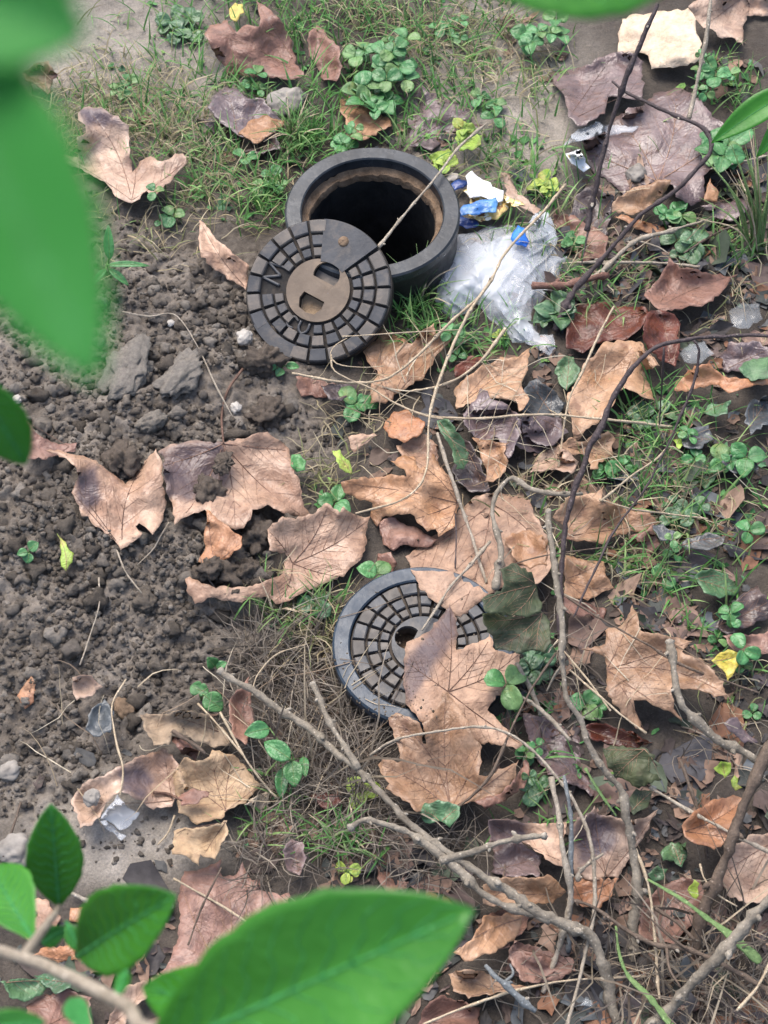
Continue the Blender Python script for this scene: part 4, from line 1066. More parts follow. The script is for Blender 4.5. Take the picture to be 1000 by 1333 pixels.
twig('tan upright stem beside the tan square-cornered leaf', [(718,1012,.09),(727,1057,.085),(734,1110,.075),(743,1166,.055),(734,1215,.03),(706,1292,.0)], (2.8, 3.2), 'bark_pale', nodes=.07, name='branch', cat='branch', group='bare branches')
twig('bluish-grey thin upright stem next to the tan one', [(735,1010,.10),(740,1040,.095),(743,1075,.085),(744,1130,.065),(742,1180,.04),(740,1240,.0)], (2.0, 2.6), 'stem_blue', nodes=.06, name='branch', cat='branch', group='bare branches')
twig('bluish broken stick with a split end at the bottom', [(632,1254),(646,1272),(670,1292),(698,1316)], (2.4, 4.0), 'stem_blue', .012, nodes=.02, name='branch', cat='branch', group='bare branches', side=[(1.8, [(655,1280),(668,1268),(664,1255)])])
twig('grey forked twig lying over the spotted leaf above the capped box', [(758,641,.06),(720,643,.055),(690,636,.05),(667,621,.048),(650,636,.045),(642,665,.04),(648,700,.036),(652,726,.034),(645,765,.03)], (2.4, 3.8), 'bark_grey', nodes=.04, name='branch', cat='branch', group='bare branches')

# canes and live stems at the top and side
twig('dark arching cane curving from the picture edge to the upright branch', [(1012,439,.17),(968,436,.17),(936,438,.168),(904,441,.166),(872,447,.162),(846,457,.158),(824,479,.15),(808,502,.14),(792,530,.128),(779,562,.115),(766,588,.105),(754,620,.09),(740,665,.07),(732,715,.05),(728,790,.025),(733,860,.0)], (2.0, 3.3), 'cane', nodes=.09, name='cane', cat='cane', group='dark canes')
twig('thin dark shoot hanging from the arching cane through the weeds', [(904,444,.164),(911,457,.15),(904,498,.13),(885,543,.11),(859,601,.085),(840,636,.07),(800,690,.05),(780,730,.045),(746,803,.03)], (1.5, 1.0), 'cane', name='cane', cat='cane', group='dark canes')
twig('short thin dark shoot hanging straight down from the cane', [(864,452,.16),(862,505,.10),(858,553,.04)], (1.3, .8), 'cane', name='cane', cat='cane', group='dark canes')
twig('long dark straight stem crossing the mauve leaf with a pale snapped end', [(856,4,.24),(852,16,.235),(828,72,.20),(804,132,.16),(788,192,.12),(772,256,.08),(765,300,.05)], (2.4, 3.0), 'cane', nodes=.07, name='cane', cat='cane', group='dark canes')
twig('hair-thin dark shoot continuing below the pale snapped end', [(770,275,.05),(764,310,.035),(757,345,.02)], (1.0, .8), 'cane', name='cane', cat='cane', group='dark canes')
twig('dark hooked twig bending round beside the wet purple leaf', [(797,106,.13),(815,120,.135),(840,132,.14),(880,150,.145),(912,165,.15),(924,178,.15),(925,195,.145),(912,214,.135),(890,238,.12),(870,255,.11),(830,285,.09),(790,330,.06),(750,375,.03),(722,430,.004)], (1.8, 3.4), 'cane', nodes=.06, name='cane', cat='cane', group='dark canes')
twig('pale broken stick hanging down over the cream leaf from the top edge', [(926,-8,.15),(923,25,.13),(918,62,.11),(908,105,.085),(896,152,.06)], (2.0, 2.6), 'bark_pale', nodes=.05, group='twigs and stalks')
twig('pale brown peeling twig below the curled tan leaf edge', [(922,285),(890,295),(832,312),(807,330),(782,355),(762,366)], (1.8, 3.0), 'bark_pale', .02, nodes=.03, side=[(1.3, [(830,313),(858,322),(870,330)])])
twig('straight grey stalk lying across the dark gap above the brown leaf', [(748,342),(800,341),(870,343),(914,348)], (2.0, 1.6), 'bark_pale', .016)
twig('slanting brown stalk above the crumpled brown leaf', [(978,288),(935,302),(890,330)], (1.8, 1.4), 'bark_brown', .018)
twig('stout reddish broken stick poking over the bag edge', [(692,372),(734,372),(763,364),(794,357)], (4.6, 3.6), 'redstick', .030, nodes=.05)
twig('tan stalk across the mauve leaf at the picture edge', [(1010,200),(960,212),(925,220)], (1.4, 1.0), 'bark_pale', .02)

# pale twigs in the middle
twig('thin knobbly pale twig laid across the mouth of the open box', [(492,322,.068),(525,281,.072),(560,240,.074),(600,190,.06),(634,160,.03)], (1.7, 1.3), 'bark_pale', nodes=.03)
twig('long pale twig from the bag down to the central tan leaf', [(736,240,.03),(708,274,.035),(684,300,.05),(657,331,.06),(643,358,.062),(624,386,.06),(604,420,.05),(584,464,.045),(567,512,.042),(558,556,.04),(555,604,.04),(546,631,.04),(523,651,.036),(492,661,.03),(462,668,.024)], (1.9, 1.2), 'straw', nodes=.045)
twig('pale twig from the bag running under the loose lid', [(622,388,.058),(576,430,.04),(550,457,.035),(516,485,.03),(496,495,.028),(448,498,.022),(380,485,.02)], (1.8, 1.2), 'straw', nodes=.05)
twig('pale twig crossing the tan flat leaf below the bag', [(657,428,.03),(640,452,.03),(625,471,.03),(598,491,.03),(570,502,.028),(533,510,.022)], (1.9, 1.1), 'straw', nodes=.04)
twig('nearly level pale stalk under the bent tan-orange leaf', [(545,540),(611,545),(672,541),(720,540),(792,546),(874,556)], (1.2, 1.6), 'straw', .012, nodes=.06)
twig('thin pale stalk touching the lower edge of the loose lid', [(446,438),(480,436),(540,432),(600,429)], (.9, .6), 'straw', .045)
twig('pale twisting stalk looping off the lid edge', [(431,462),(434,481),(458,495),(482,505),(516,525),(557,542),(601,547)], (.9, 1.2), 'straw', .026)
twig('small pale looped stalk on the lid edge', [(452,440),(436,450),(430,462),(440,474),(470,478),(500,476)], (.7, .6), 'straw', .034)
twig('straight pale stick from the twig crossing to the spotted leaf', [(567,563),(584,610),(598,651),(615,699),(633,759)], (2.0, 1.7), 'bark_pale', .014, nodes=.06)
twig('dry straw stalk leaning across the bent tan-orange leaf', [(800,398,.06),(779,438,.055),(757,486,.05),(738,530,.04),(728,608,.015)], (1.4, 1.2), 'straw')
twig('dark thin twig pointing into the hole of the worn lid', [(638,706),(611,737),(584,768),(549,821)], (1.5, 1.1), 'bark_pale', .012, nodes=.03)
twig('fine dark stalk dividing the spotted leaf', [(592,668),(594,700),(592,740)], (.8, .7), 'cane', .006)
twig('bowed brown twig arching over the five-lobed leaf to the bottom', [(482,983,.03),(512,965,.045),(570,952,.06),(618,946,.07),(655,952,.075),(686,970,.075),(730,1019,.07),(758,1064,.065),(772,1110,.06),(775,1173,.05),(769,1215,.045),(737,1340,.02)], (1.3, 2.0), 'bark_pale', nodes=.08)
twig('brown stalk slanting across the side of the five-lobed leaf', [(588,1058,.03),(631,1020,.05),(652,982,.06),(672,935,.07),(700,885,.08),(722,850,.09)], (1.6, 1.1), 'bark_brown')
twig('pale stick slanting from the worn lid towards the dark purple leaf', [(657,896,.03),(699,921,.035),(742,964,.035)], (1.7, 2.0), 'bark_pale', nodes=.05)
twig('stub of greenish stalk beside the capped box', [(675,862,.05),(690,895,.04),(704,929,.02)], (2.6, 2.8), 'bark_pale')
twig('straw bridging the folded orange leaf and the round clover', [(781,650),(825,663),(870,669),(922,676)], (1.2, 1.0), 'straw', .02)
twig('slanting straw above the folded orange leaf', [(783,652),(820,622),(855,597),(872,581),(890,590)], (1.4, .9), 'straw', .018)
twig('long brown twig lying over the star-shaped leaf', [(734,775,.06),(790,810,.055),(846,841,.055),(895,869,.05),(988,902,.03)], (1.2, 1.5), 'bark_brown', nodes=.07)
twig('pale straw slanting under the star-shaped leaf', [(742,872),(790,915),(841,955)], (1.2, 1.1), 'straw', .02)
twig('second pale straw beside the star-shaped leaf', [(735,848),(765,885),(795,925)], (1.0, .9), 'straw', .016)
twig('brown stalk crossing behind the upright branch', [(650,742,.05),(700,725,.05),(760,716,.045),(800,712,.04)], (.9, .8), 'bark_brown')
twig('pale long stick behind the thick brown stem', [(846,1024,.04),(895,1054,.045),(947,1082,.05),(1010,1114,.05)], (1.6, 1.9), 'bark_pale', nodes=.06)
twig('straight brown stalk leaning past the orange-red folded leaf', [(886,990,.05),(900,1030,.045),(915,1075,.03),(922,1118,.01)], (1.6, 1.6), 'bark_brown')
twig('green grass blade pointing to the bottom corner', [(844,1145,.06),(891,1173,.06),(920,1195,.055),(951,1218,.05),(990,1252,.045)], (1.0, 4.2), 'stem_green', wob=.1, name='wild_grass', cat='grass', kind='thing', flat=.22, group='single grass blades')
twig('bright green grass blade at the bottom edge', [(802,1205,.03),(806,1240,.03),(818,1271,.03),(846,1299,.03),(878,1340,.02)], (1.0, 3.6), 'stem_green', wob=.1, name='wild_grass', cat='grass', kind='thing', flat=.22, group='single grass blades')
twig('thin green blade beside the torn olive leaf', [(762,1000,.07),(780,1030,.07),(802,1062,.06)], (1.6, 1.0), 'stem_green', wob=.1, name='wild_grass', cat='grass', kind='thing', flat=.22, group='single grass blades')
twig('long green-tan stalk rising between the two thick stems', [(829,1105,.05),(845,1160,.05),(852,1220,.045),(858,1300,.02)], (1.3, 1.5), 'straw')
twig('dry pale stalk along the bottom edge', [(552,1334),(606,1312),(670,1290),(750,1276),(840,1272)], (1.4, 1.0), 'straw', .02)
twig('pale curved stalk near the bottom corner', [(1008,1240),(990,1280),(960,1316)], (1.5, 1.3), 'straw', .05)
twig('thin pale curved stalk under the thick brown stem', [(912,1125,.05),(918,1145,.05),(935,1165,.045),(960,1180,.04)], (.9, .8), 'straw')
twig('brown bent stalk between the thick stems', [(850,1180,.04),(880,1200,.04),(905,1225,.035)], (1.8, 1.4), 'bark_brown')
twig('short pale snag over the mauve and tan leaf', [(786,1112,.05),(770,1122,.05),(754,1136,.045),(752,1148,.04)], (1.4, 1.8), 'bark_pale', nodes=.01)

# lower left and mound
twig('clean white straw lying on the big pinkish leaf', [(226,1144),(280,1174),(348,1219)], (1.2, 1.0), 'straw', .006)
twig('thin brown leaf stalk lying on the big pinkish leaf', [(288,1130),(264,1178),(244,1231)], (1.0, .9), 'bark_brown', .006)
twig('long bent straw beside the ochre veined leaf', [(286,926),(316,982),(348,1026),(362,1040)], (1.3, 1.1), 'straw', .014)
twig('pale straw pointing to the ochre veined leaf', [(258,916),(285,945),(318,985)], (1.0, .9), 'straw', .014)
twig('tan root trailing over the top of the mound', [(160,406),(195,412),(228,410),(256,448),(276,492),(302,542)], (1.0, .8), 'bark_pale', .006)
twig('thin root lying below the dirty notched leaf', [(152,716),(164,745),(184,772)], (.9, .8), 'bark_pale', .006)
twig('fine bent root in the middle of the loose soil', [(128,752),(129,788),(116,832),(104,866)], (.8, .7), 'bark_pale', .006)
twig('curly straw looping above the clear plastic scrap', [(165,884),(146,918),(150,960),(160,1000),(156,1035)], (1.0, .9), 'straw', .010)
twig('pale curved rootlet hanging at the edge of the rootlets', [(400,838),(360,852),(335,880),(328,905)], (.9, .8), 'straw', .02)
twig('fine pale stalk from the leaf notch down to the soil', [(220,680),(208,700),(200,715),(180,735)], (.8, .7), 'bark_pale', .006)
twig('dark stick half hidden under the beige crumbling leaf', [(225,952),(245,965),(268,980)], (2.0, 1.6), 'bark_brown', .016)
twig('pale root lying on the trodden mud near the ochre lobe', [(228,1062),(218,1085),(205,1100)], (1.0, .8), 'straw', .006)
twig('pale dirt-covered stick behind the green shrub leaves', [(95,1162),(115,1172),(138,1180)], (2.0, 1.8), 'bud', .008)
twig('thin brown stalk at the foot of the mound', [(26,1045),(18,1075),(5,1115)], (1.3, 1.2), 'bark_brown', .01)

# ------------------------------------------------------------------ small green plants
def blade_between(B, T, w, up, cup=.18, droop=.06, nu=11, nv=7, shape='ovate', ser=0.0, curlend=0.0):
    """a leaf surface from base B to tip T, width w, facing `up`"""
    B = np.asarray(B, float); T = np.asarray(T, float); d = T - B; L = np.linalg.norm(d); d = d / L
    up = np.asarray(up, float); s = np.cross(d, up); s /= np.linalg.norm(s); nrm_ = np.cross(s, d)
    u = np.linspace(0, 1, nu)[:, None]; v = np.linspace(-1, 1, nv)[None, :]
    if shape == 'ovate': pr = np.sin(math.pi * np.clip(u, 0, 1) ** .82) ** .72 * (1 - .12 * u)
    elif shape == 'broad': pr = np.sin(math.pi * np.clip(u, 0, 1) ** 1.2) ** .82 * (1 + .02 * np.sin(u * 37) + .015 * np.sin(u * 91))
    elif shape == 'lance': pr = np.sin(math.pi * u ** .9) ** .9
    else: pr = np.sqrt(np.clip(1 - (2 * u - 1) ** 2, 0, 1)) * (.75 + .35 * u) + .02
    pr = np.maximum(pr, .02)
    if ser: pr = pr * (1 + ser * np.sin(u * 60))
    hh = cup * w * np.abs(v) ** (1.15 if shape == 'broad' else 1.5) * np.sin(math.pi * u) + droop * L * np.sin(math.pi * u) - curlend * L * u ** 3
    P = B + d * (u * L)[..., None] + s * (v * pr * w * .5)[..., None] + nrm_ * hh[..., None]
    P = P.reshape(-1, 3)
    i, j = np.meshgrid(np.arange(nu - 1), np.arange(nv - 1), indexing='ij')
    F = np.stack([i * nv + j, i * nv + j + 1, (i + 1) * nv + j + 1, (i + 1) * nv + j], -1).reshape(-1, 4)
    mid = B + d * (np.linspace(0, .96, nu)[:, None] * L) + nrm_ * (droop * L * np.sin(math.pi * np.linspace(0, .96, nu)) - curlend * L * np.linspace(0, .96, nu) ** 3)[:, None]
    return P, F, mid, nrm_

def add_leaf(t, o0, B, T, w, up, mat='weed', rib='stem_green', rib_r=.0005, name='leaf', thick=.0004, side_veins=False, **kw):
    P, F, mid, nn = blade_between(B, T, w, up, **kw)
    b = link(name, mesh_np(name, P - o0, F), M[mat], t)
    so = b.modifiers.new('thickness', 'SOLIDIFY'); so.thickness = thick; so.offset = -1
    if rib:
        rb = Bag(); rb.add(*tube(mid + nn * rib_r * .2, np.linspace(rib_r, rib_r * .4, len(mid)), 5))
        if side_veins:
            G_ = P.reshape(kw.get('nu', 11), kw.get('nv', 7), 3); nu_, nv_ = G_.shape[:2]; c_ = nv_ // 2
            for k in range(2, nu_ - 4, 2):
                for sg in (-1, 1):
                    S = np.array([G_[min(nu_ - 1, k + int(round(q * .8)))][c_ + sg * q] for q in range(0, c_)])
                    if len(S) > 2: rb.add(*tube(catmull(S, 8) + nn * rib_r * .1, np.linspace(rib_r * .38, rib_r * .15, 8), 4))
        link('midrib', rb.mesh('midrib', o0), M[rib], b)
    return b

def clover(label, cx, cy, n_, spread, size, h, seed, mat='weed', name='clover_plant', cat='clover', group='clover plants', shape='round'):
    rng = np.random.default_rng(seed)
    if seed % 3 == 2 and shape == 'round': shape, size = 'ovate', size * 1.35
    o0 = ground_px(cx, cy); t = empty(name, o0); tag(t, label, cat, group)
    for k in range(n_):
        a = rng.uniform(0, 2 * math.pi); rr = spread * math.sqrt(rng.random()) if n_ > 1 else 0
        q = ground_px(cx + rr * math.cos(a), cy + rr * math.sin(a) * .8, h * rng.uniform(.5, 1.1))
        if q[2] < hm_at(q[0], q[1]) + .004: q[2] = hm_at(q[0], q[1]) + .006
        st = catmull(np.array([o0 + np.array([rng.normal() * .004, rng.normal() * .004, 0]), (o0 + q) / 2 + np.array([0, 0, .006]), q]), 10)
        V, F = tube(st, .0006, 5); link('stalk', mesh_np('stalk', V - o0, F), M['stem_green'], t)
        a0 = rng.uniform(0, 6.3); s = size * rng.uniform(.55, 1.3)
        for j in range(3):
            aa = a0 + j * 2.094 + rng.normal() * .12
            dr = np.array([math.cos(aa), math.sin(aa), rng.uniform(-.25, .25)])
            add_leaf(t, o0, q + dr * .001, q + dr * s * rng.uniform(.85, 1.15), s * rng.uniform(.75, 1.05), (rng.normal() * .3, rng.normal() * .3 - .15, 1), mat if rng.random() < .75 or mat != 'weed' else 'weed_old', 'stem_green', .0003, 'leaflet', shape=shape, nu=8, nv=5)
    return t

clover('dense clover patch between the red-brown leaves at the top', 505, 75, 12, 42, .019, .035, 1)
clover('clover clump behind the open box beside the tan torn leaf', 490, 130, 7, 28, .017, .03, 2)
clover('single trifoliate clover near the dark purple leaf', 320, 205, 1, 0, .018, .022, 3)
clover('low clover clump on the mound top near the two-winged leaf', 216, 284, 4, 14, .014, .012, 4)
clover('clover patch under the top blurred leaf', 715, 45, 6, 30, .017, .03, 5)
clover('dull clover at the top edge over trodden mud', 235, 32, 5, 22, .018, .01, 6, 'moss')
clover('clover tucked beneath the hanging pale stick', 930, 100, 8, 30, .016, .03, 7)
clover('clover growing beside the hooked dark twig', 935, 190, 5, 20, .019, .035, 8)
clover('clover clump below the curled tan leaf edge', 880, 285, 5, 20, .016, .02, 9)
clover('clover patch under the straight grey stalk', 895, 318, 5, 22, .019, .016, 10, 'moss')
clover('yellowing clover beside the narrow tan strip', 708, 240, 3, 14, .016, .018, 11, 'lime')
clover('large trifoliate clover at the picture edge among dark litter', 975, 692, 1, 0, .021, .02, 12)
clover('clover shaded behind the plastic bag handle', 740, 318, 2, 10, .014, .012, 13)
clover('clover growing through the gap beside the bag corner', 722, 408, 4, 20, .016, .012, 14, 'moss')
clover('clover in the gap below the orange-tan leaf', 595, 450, 4, 18, .013, .018, 15)
clover('glossy lobed weed under the straw tangle', 468, 530, 2, 9, .020, .022, 16)
clover('trifoliate clover at the edge of the big torn leaf', 436, 654, 1, 0, .019, .02, 17)
clover('weeds growing above the round green leaf', 890, 665, 6, 24, .015, .014, 18, 'moss')
clover('weed patch beside the bent tan-orange leaf', 850, 535, 4, 20, .014, .012, 19, 'moss')
clover('green weed beside the broad slate-grey leaf', 950, 605, 4, 20, .014, .014, 20)
clover('clover shaded beside the capped box under a greenish stub', 700, 870, 5, 22, .018, .018, 21, 'moss')
clover('bright clover leaf by the edge of the capped box lid', 657, 912, 1, 0, .020, .02, 22)
clover('green clump under the star-shaped leaf', 770, 925, 3, 12, .014, .012, 23)
clover('tiny weed beside the greyish torn leaf tip', 980, 928, 1, 0, .011, .012, 24)
clover('pale weed leaves above the rim of the capped box', 412, 785, 3, 14, .016, .014, 25, 'moss')
clover('small weed touching the top rim of the capped box', 492, 748, 1, 0, .016, .03, 26)
clover('little clover in the shade beside the thin upright stems', 690, 1030, 3, 14, .015, .014, 27, 'moss')
clover('weed under the yellow leaf near the picture edge', 955, 870, 2, 12, .015, .01, 28)
clover('clover between brown leaf and the small pebble by the rim', 600, 180, 2, 8, .012, .012, 29, 'lime')
clover('yellow-green sprig beside the knotted bag end', 650, 432, 2, 8, .010, .012, 30, 'lime')
clover('weed under the straw beside the reddish shaded leaf', 455, 1140, 2, 9, .014, .012, 31, 'lime')
clover('tiny weed among the rootlets below the seedling', 470, 1030, 1, 0, .012, .01, 32, 'lime')

clover('bright low weeds on the grass above the two-winged leaf', 150, 110, 4, 22, .012, .012, 41)
clover('small weeds between the crested leaf and the two-tone leaf', 330, 110, 4, 18, .012, .014, 43)
clover('low weeds at the top edge beside the clover patch', 590, 45, 5, 30, .013, .014, 45)
clover('bright weeds beside the bare mud behind the wrapper', 640, 140, 5, 26, .013, .014, 46)
clover('weeds rooted between the tan torn leaf and the box rim', 455, 180, 4, 20, .013, .016, 48)
clover('fresh weeds along the far side of the grass tuft by the stone', 350, 235, 4, 18, .014, .012, 49)
clover('bright weeds under the thin dark shoot on the open ground', 800, 610, 4, 24, .013, .012, 51)
clover('low weeds beside the long straw near the folded orange leaf', 905, 580, 4, 22, .013, .012, 52)
clover('weeds at the foot of the slate-green long leaf', 865, 735, 4, 24, .014, .010, 54)
clover('fresh weeds beside the crooked branch with a cut top', 940, 820, 3, 18, .014, .012, 55)
clover('weeds in the gap between the five-lobed leaf and the dark purple leaf', 690, 985, 3, 16, .013, .010, 57)
clover('weeds below the lime-green leaf near the wrapper', 575, 215, 2, 8, .012, .010, 58, 'lime')

def seedling(label, root, lv, name='seedling', cat='seedling', group='young seedlings', mat='weed'):
    """lv: (base px, tip px, width m, base height, tip height)"""
    o0 = ground_px(*root); t = empty(name, o0); tag(t, label, cat, group)
    tops = []
    for b, e, w, hb, he in lv:
        B = ground_px(b[0], b[1], hb); T = ground_px(e[0], e[1], he)
        S = catmull(np.array([o0, (o0 + B) / 2 + np.array([0, 0, hb * .25]), B]), 10)
        V, F = tube(S, np.linspace(.0012, .0007, 10), 5); link('stem', mesh_np('stem', V - o0, F), M['stem_green'], t)
        add_leaf(t, o0, B, T, w, (.0, -.25, 1), mat, 'stem_green', .0005, shape='ovate', ser=.02)
    return t

seedling('seedling with four oval leaves beside the bare grey branch', (388, 1015), [((351,948),(318,956),.019,.045,.04), ((378,988),(344,966),.020,.05,.045), ((380,990),(384,1025),.020,.045,.035), ((368,1000),(366,1040),.014,.03,.02), ((395,985),(398,1012),.010,.03,.03)])
seedling('seedling with toothed leaves at the mound foot', (262, 912), [((262,900),(248,893),.016,.02,.018), ((266,905),(290,925),.022,.025,.018), ((258,898),(272,900),.014,.02,.02)])
seedling('tiny two-leaved seedling in the loose soil', (40, 725), [((38,716),(50,706),.014,.012,.014), ((36,718),(22,722),.010,.010,.010), ((38,720),(36,734),.012,.010,.006)])
seedling('slim upright leaf at the top of the mound', (143, 355), [((143,338),(141,293),.012,.05,.08), ((140,345),(195,346),.008,.05,.05), ((138,350),(120,372),.008,.045,.04), ((142,350),(168,372),.009,.045,.035)])
seedling('small shoot at the mound edge behind the bare branch tip', (283, 865), [((280,868),(270,856),.014,.02,.03), ((282,870),(295,862),.010,.02,.025)])
seedling('sprout by the lower edge of the loose lid', (365, 482), [((360,478),(344,474),.012,.012,.012), ((368,480),(360,490),.012,.01,.006), ((372,476),(390,478),.010,.01,.012)])

def tuft(label, cx, cy, n_, ln, seed, lean=(.3, 1.2), w=.0022, cols='stem_green', az=None):
    rng = np.random.default_rng(seed); o0 = ground_px(cx, cy); t = empty('grass_tuft', o0); tag(t, label, 'grass tuft', 'grass tufts')
    for k in range(n_):
        a = rng.uniform(0, 6.28) if az is None else rng.normal(az, .5); l = ln * rng.uniform(.6, 1.15); q = rng.uniform(*lean)
        b = o0 + np.array([rng.normal() * .005, rng.normal() * .005, 0])
        m = b + np.array([math.cos(a) * math.sin(q * .6), math.sin(a) * math.sin(q * .6), math.cos(q * .6)]) * l * .55
        e = m + np.array([math.cos(a) * math.sin(q * 1.3), math.sin(a) * math.sin(q * 1.3), math.cos(q * 1.3)]) * l * .5
        P = catmull(np.array([b, m, e]), 9)
        P[:, 2] = np.maximum(P[:, 2], H(P[:, 0], P[:, 1]) + .001)
        V, F = tube(P, np.concatenate([np.linspace(w * .6, w * .7, 4), np.linspace(w * .65, w * .1, 5)]), 5, .3)
        link('blade', mesh_np('blade', V - o0, F), M[cols if k % 4 else 'straw'], t)
tuft('yellow-green grass tuft at the picture edge below the hooked twig', 985, 330, 26, .13, 5, (.3, 1.1), .0028, az=2.2)
tuft('fresh grass tuft growing under the bent rim beside the bag', 545, 392, 16, .06, 6, (.3, 1.2), .0020)
tuft('green grass tuft behind the open box near the grey stone', 385, 180, 26, .05, 7, (.3, 1.3), .0020)
tuft('grass tuft beside the soil-carrying torn leaf', 362, 797, 14, .045, 8, (.5, 1.4), .0018)
tuft('grass tuft among the rootlets behind the big green leaf', 448, 1098, 12, .05, 9, (.9, 1.5), .0018)

# ------------------------------------------------------------------ the plastic bag and other rubbish
def crumple_sheet(name, crop, pts, mat, t, o0, height, seed, freq=40, amp=.006, edge=.006, thick=.0002, fine=4.0, dirs=None, base_lift=.004, pleats=(), lay=True):
    rng = np.random.default_rng(seed); x0, y0, s = crop
    out = rough_outline([np.array([x0 + p[0] / s, y0 + p[1] / s]) for p in pts], rng=rng, amp=.03)
    v, f = cdt_mesh(out, fine, rng); X, Y = v[:, 0], v[:, 1]
    d = seg_dist(out, X, Y) / 1200.
    G = ground_px(X, Y)
    puff = height * (1 - np.exp(-d / .016)) * (.75 + .35 * fbm(X / 60, Y / 60, seed, 2))
    # crisp folds: triangle waves along bent fold lines, and pleats that gather at a point
    tri = lambda q: 2 * np.abs(q - np.round(q)) * 2 - 1
    cr = 0
    for q, (ang, fr, wt) in enumerate(dirs or ((.4, .030, .6), (1.5, .036, .5), (2.4, .05, .4))):
        wv = fbm(X / 70, Y / 70, seed + 50 + q, 2) * 1.5
        cr = cr + wt * tri((X * math.cos(ang) + Y * math.sin(ang)) * fr + wv) * (.5 + .5 * np.clip(fbm(X / 50, Y / 50, seed + 90 + q, 2) * 2, -1, 1))
    for q, (cx, cy, kk, rad_, wt) in enumerate(pleats):
        rr = np.hypot(X - cx, Y - cy); th = np.arctan2(Y - cy, X - cx)
        ph = th * kk + fbm(X / 55, Y / 55, seed + 70 + q, 2) * .9
        line = np.clip(1 - 4.2 * np.abs(ph - np.round(ph)), 0, 1) ** 1.3          # thin raised creases
        keep = np.clip(.55 + 1.6 * vn2(np.round(ph) * 3.7, rr / 28, seed + 30 + q), 0, 1)
        cr = cr + wt * (2.2 * line * keep - .3) * np.clip(rr / 18, 0, 1) * np.exp(-(rr / rad_) ** 2)
    z = base_lift + puff + amp * cr * (.25 + .75 * (1 - np.exp(-d / .006)))
    Z = G[:, 2] + np.maximum(z, .001)
    for _ in range(2):
        P = at_z(X, Y, Z); Z = np.maximum(Z, low_hm(P, G[:, 2]) + .0012)
    P = at_z(X, Y, Z)
    nn = np.cross(P[f[:, 1]] - P[f[:, 0]], P[f[:, 2]] - P[f[:, 0]]); f = f.copy(); f[nn[:, 2] < 0] = f[nn[:, 2] < 0][:, ::-1]
    if t is None:
        o0 = P.mean(0); o0[2] = P[:, 2].min(); t = empty(name[1], o0); name = name[0]
    o = link(name, sharp(mesh_np(name, P - o0, f), 38), M[mat], t)
    so = o.modifiers.new('thickness', 'SOLIDIFY'); so.thickness = thick; so.offset = -1
    if lay: hm_add(P)
    return t, o0

def mat_film(name, col, transp, rough, milk):
    n = N(name)
    n.b.inputs['Base Color'].default_value = (*col, 1); n.b.inputs['Roughness'].default_value = rough
    n.b.inputs['Specular IOR Level'].default_value = .8
    n.l(n.bump(n.noise(60, 3, .5, 1.5), .35, .003), n.b.inputs['Normal'])
    tr = n.node('ShaderNodeBsdfTransparent'); tl = n.node('ShaderNodeBsdfTranslucent'); tl.inputs['Color'].default_value = (*col, 1)
    m1 = n.node('ShaderNodeMixShader'); m1.inputs[0].default_value = .3; n.l(n.b.outputs[0], m1.inputs[1]); n.l(tl.outputs[0], m1.inputs[2])
    m2 = n.node('ShaderNodeMixShader')
    fac = n.ramp(n.noise(14, 2, .5), [(.3, max(0, transp - milk)), (.7, min(1, transp + milk))])
    n.l(fac, m2.inputs[0]); n.l(m1.outputs[0], m2.inputs[1]); n.l(tr.outputs[0], m2.inputs[2])
    n.l(m2.outputs[0], n.out.inputs['Surface'])
    return n.m
M['film'] = mat_film('bag_film', (.86, .90, .95), .72, .10, .12)
M['film_clear'] = mat_film('clear_film', (.60, .64, .66), .78, .10, .12)
def mat_foil(name, c1, c2, rough, metal=.0, scale=50, printed=None):
    n = N(name); n.b.inputs['Metallic'].default_value = metal
    col = n.ramp(n.noise(scale, 4), [(.35, c1), (.65, c2)])
    for q, (c, lo) in enumerate(printed or ()):
        col = n.mix(n.ramp(n.noise(75 + 40 * q, 2, .4, 1.0), [(lo, 0), (lo + .02, 1)]), col, c)
    return n.finish(col, rough, n.bump(n.noise(120, 5, .6, 1.0), .5, .003), .6)
M['foil_blue'] = mat_foil('foil_blue', (.03, .13, .38), (.10, .27, .52), .28, printed=(((.35, .45, .55), .62), ((.008, .03, .14), .60)))
M['foil_navy'] = mat_foil('foil_navy', (.006, .022, .12), (.012, .05, .22), .28)
M['foil_gold'] = mat_foil('foil_gold', (.52, .34, .08), (.72, .58, .28), .35, .3, printed=(((.20, .09, .03), .60), ((.75, .72, .62), .58)))
M['foil_white'] = mat_foil('foil_white', (.72, .74, .76), (.84, .84, .84), .35, printed=(((.60, .46, .20), .68),))
M['blue_scrap'] = mat_foil('plastic_blue', (.01, .12, .55), (.03, .22, .70), .3)

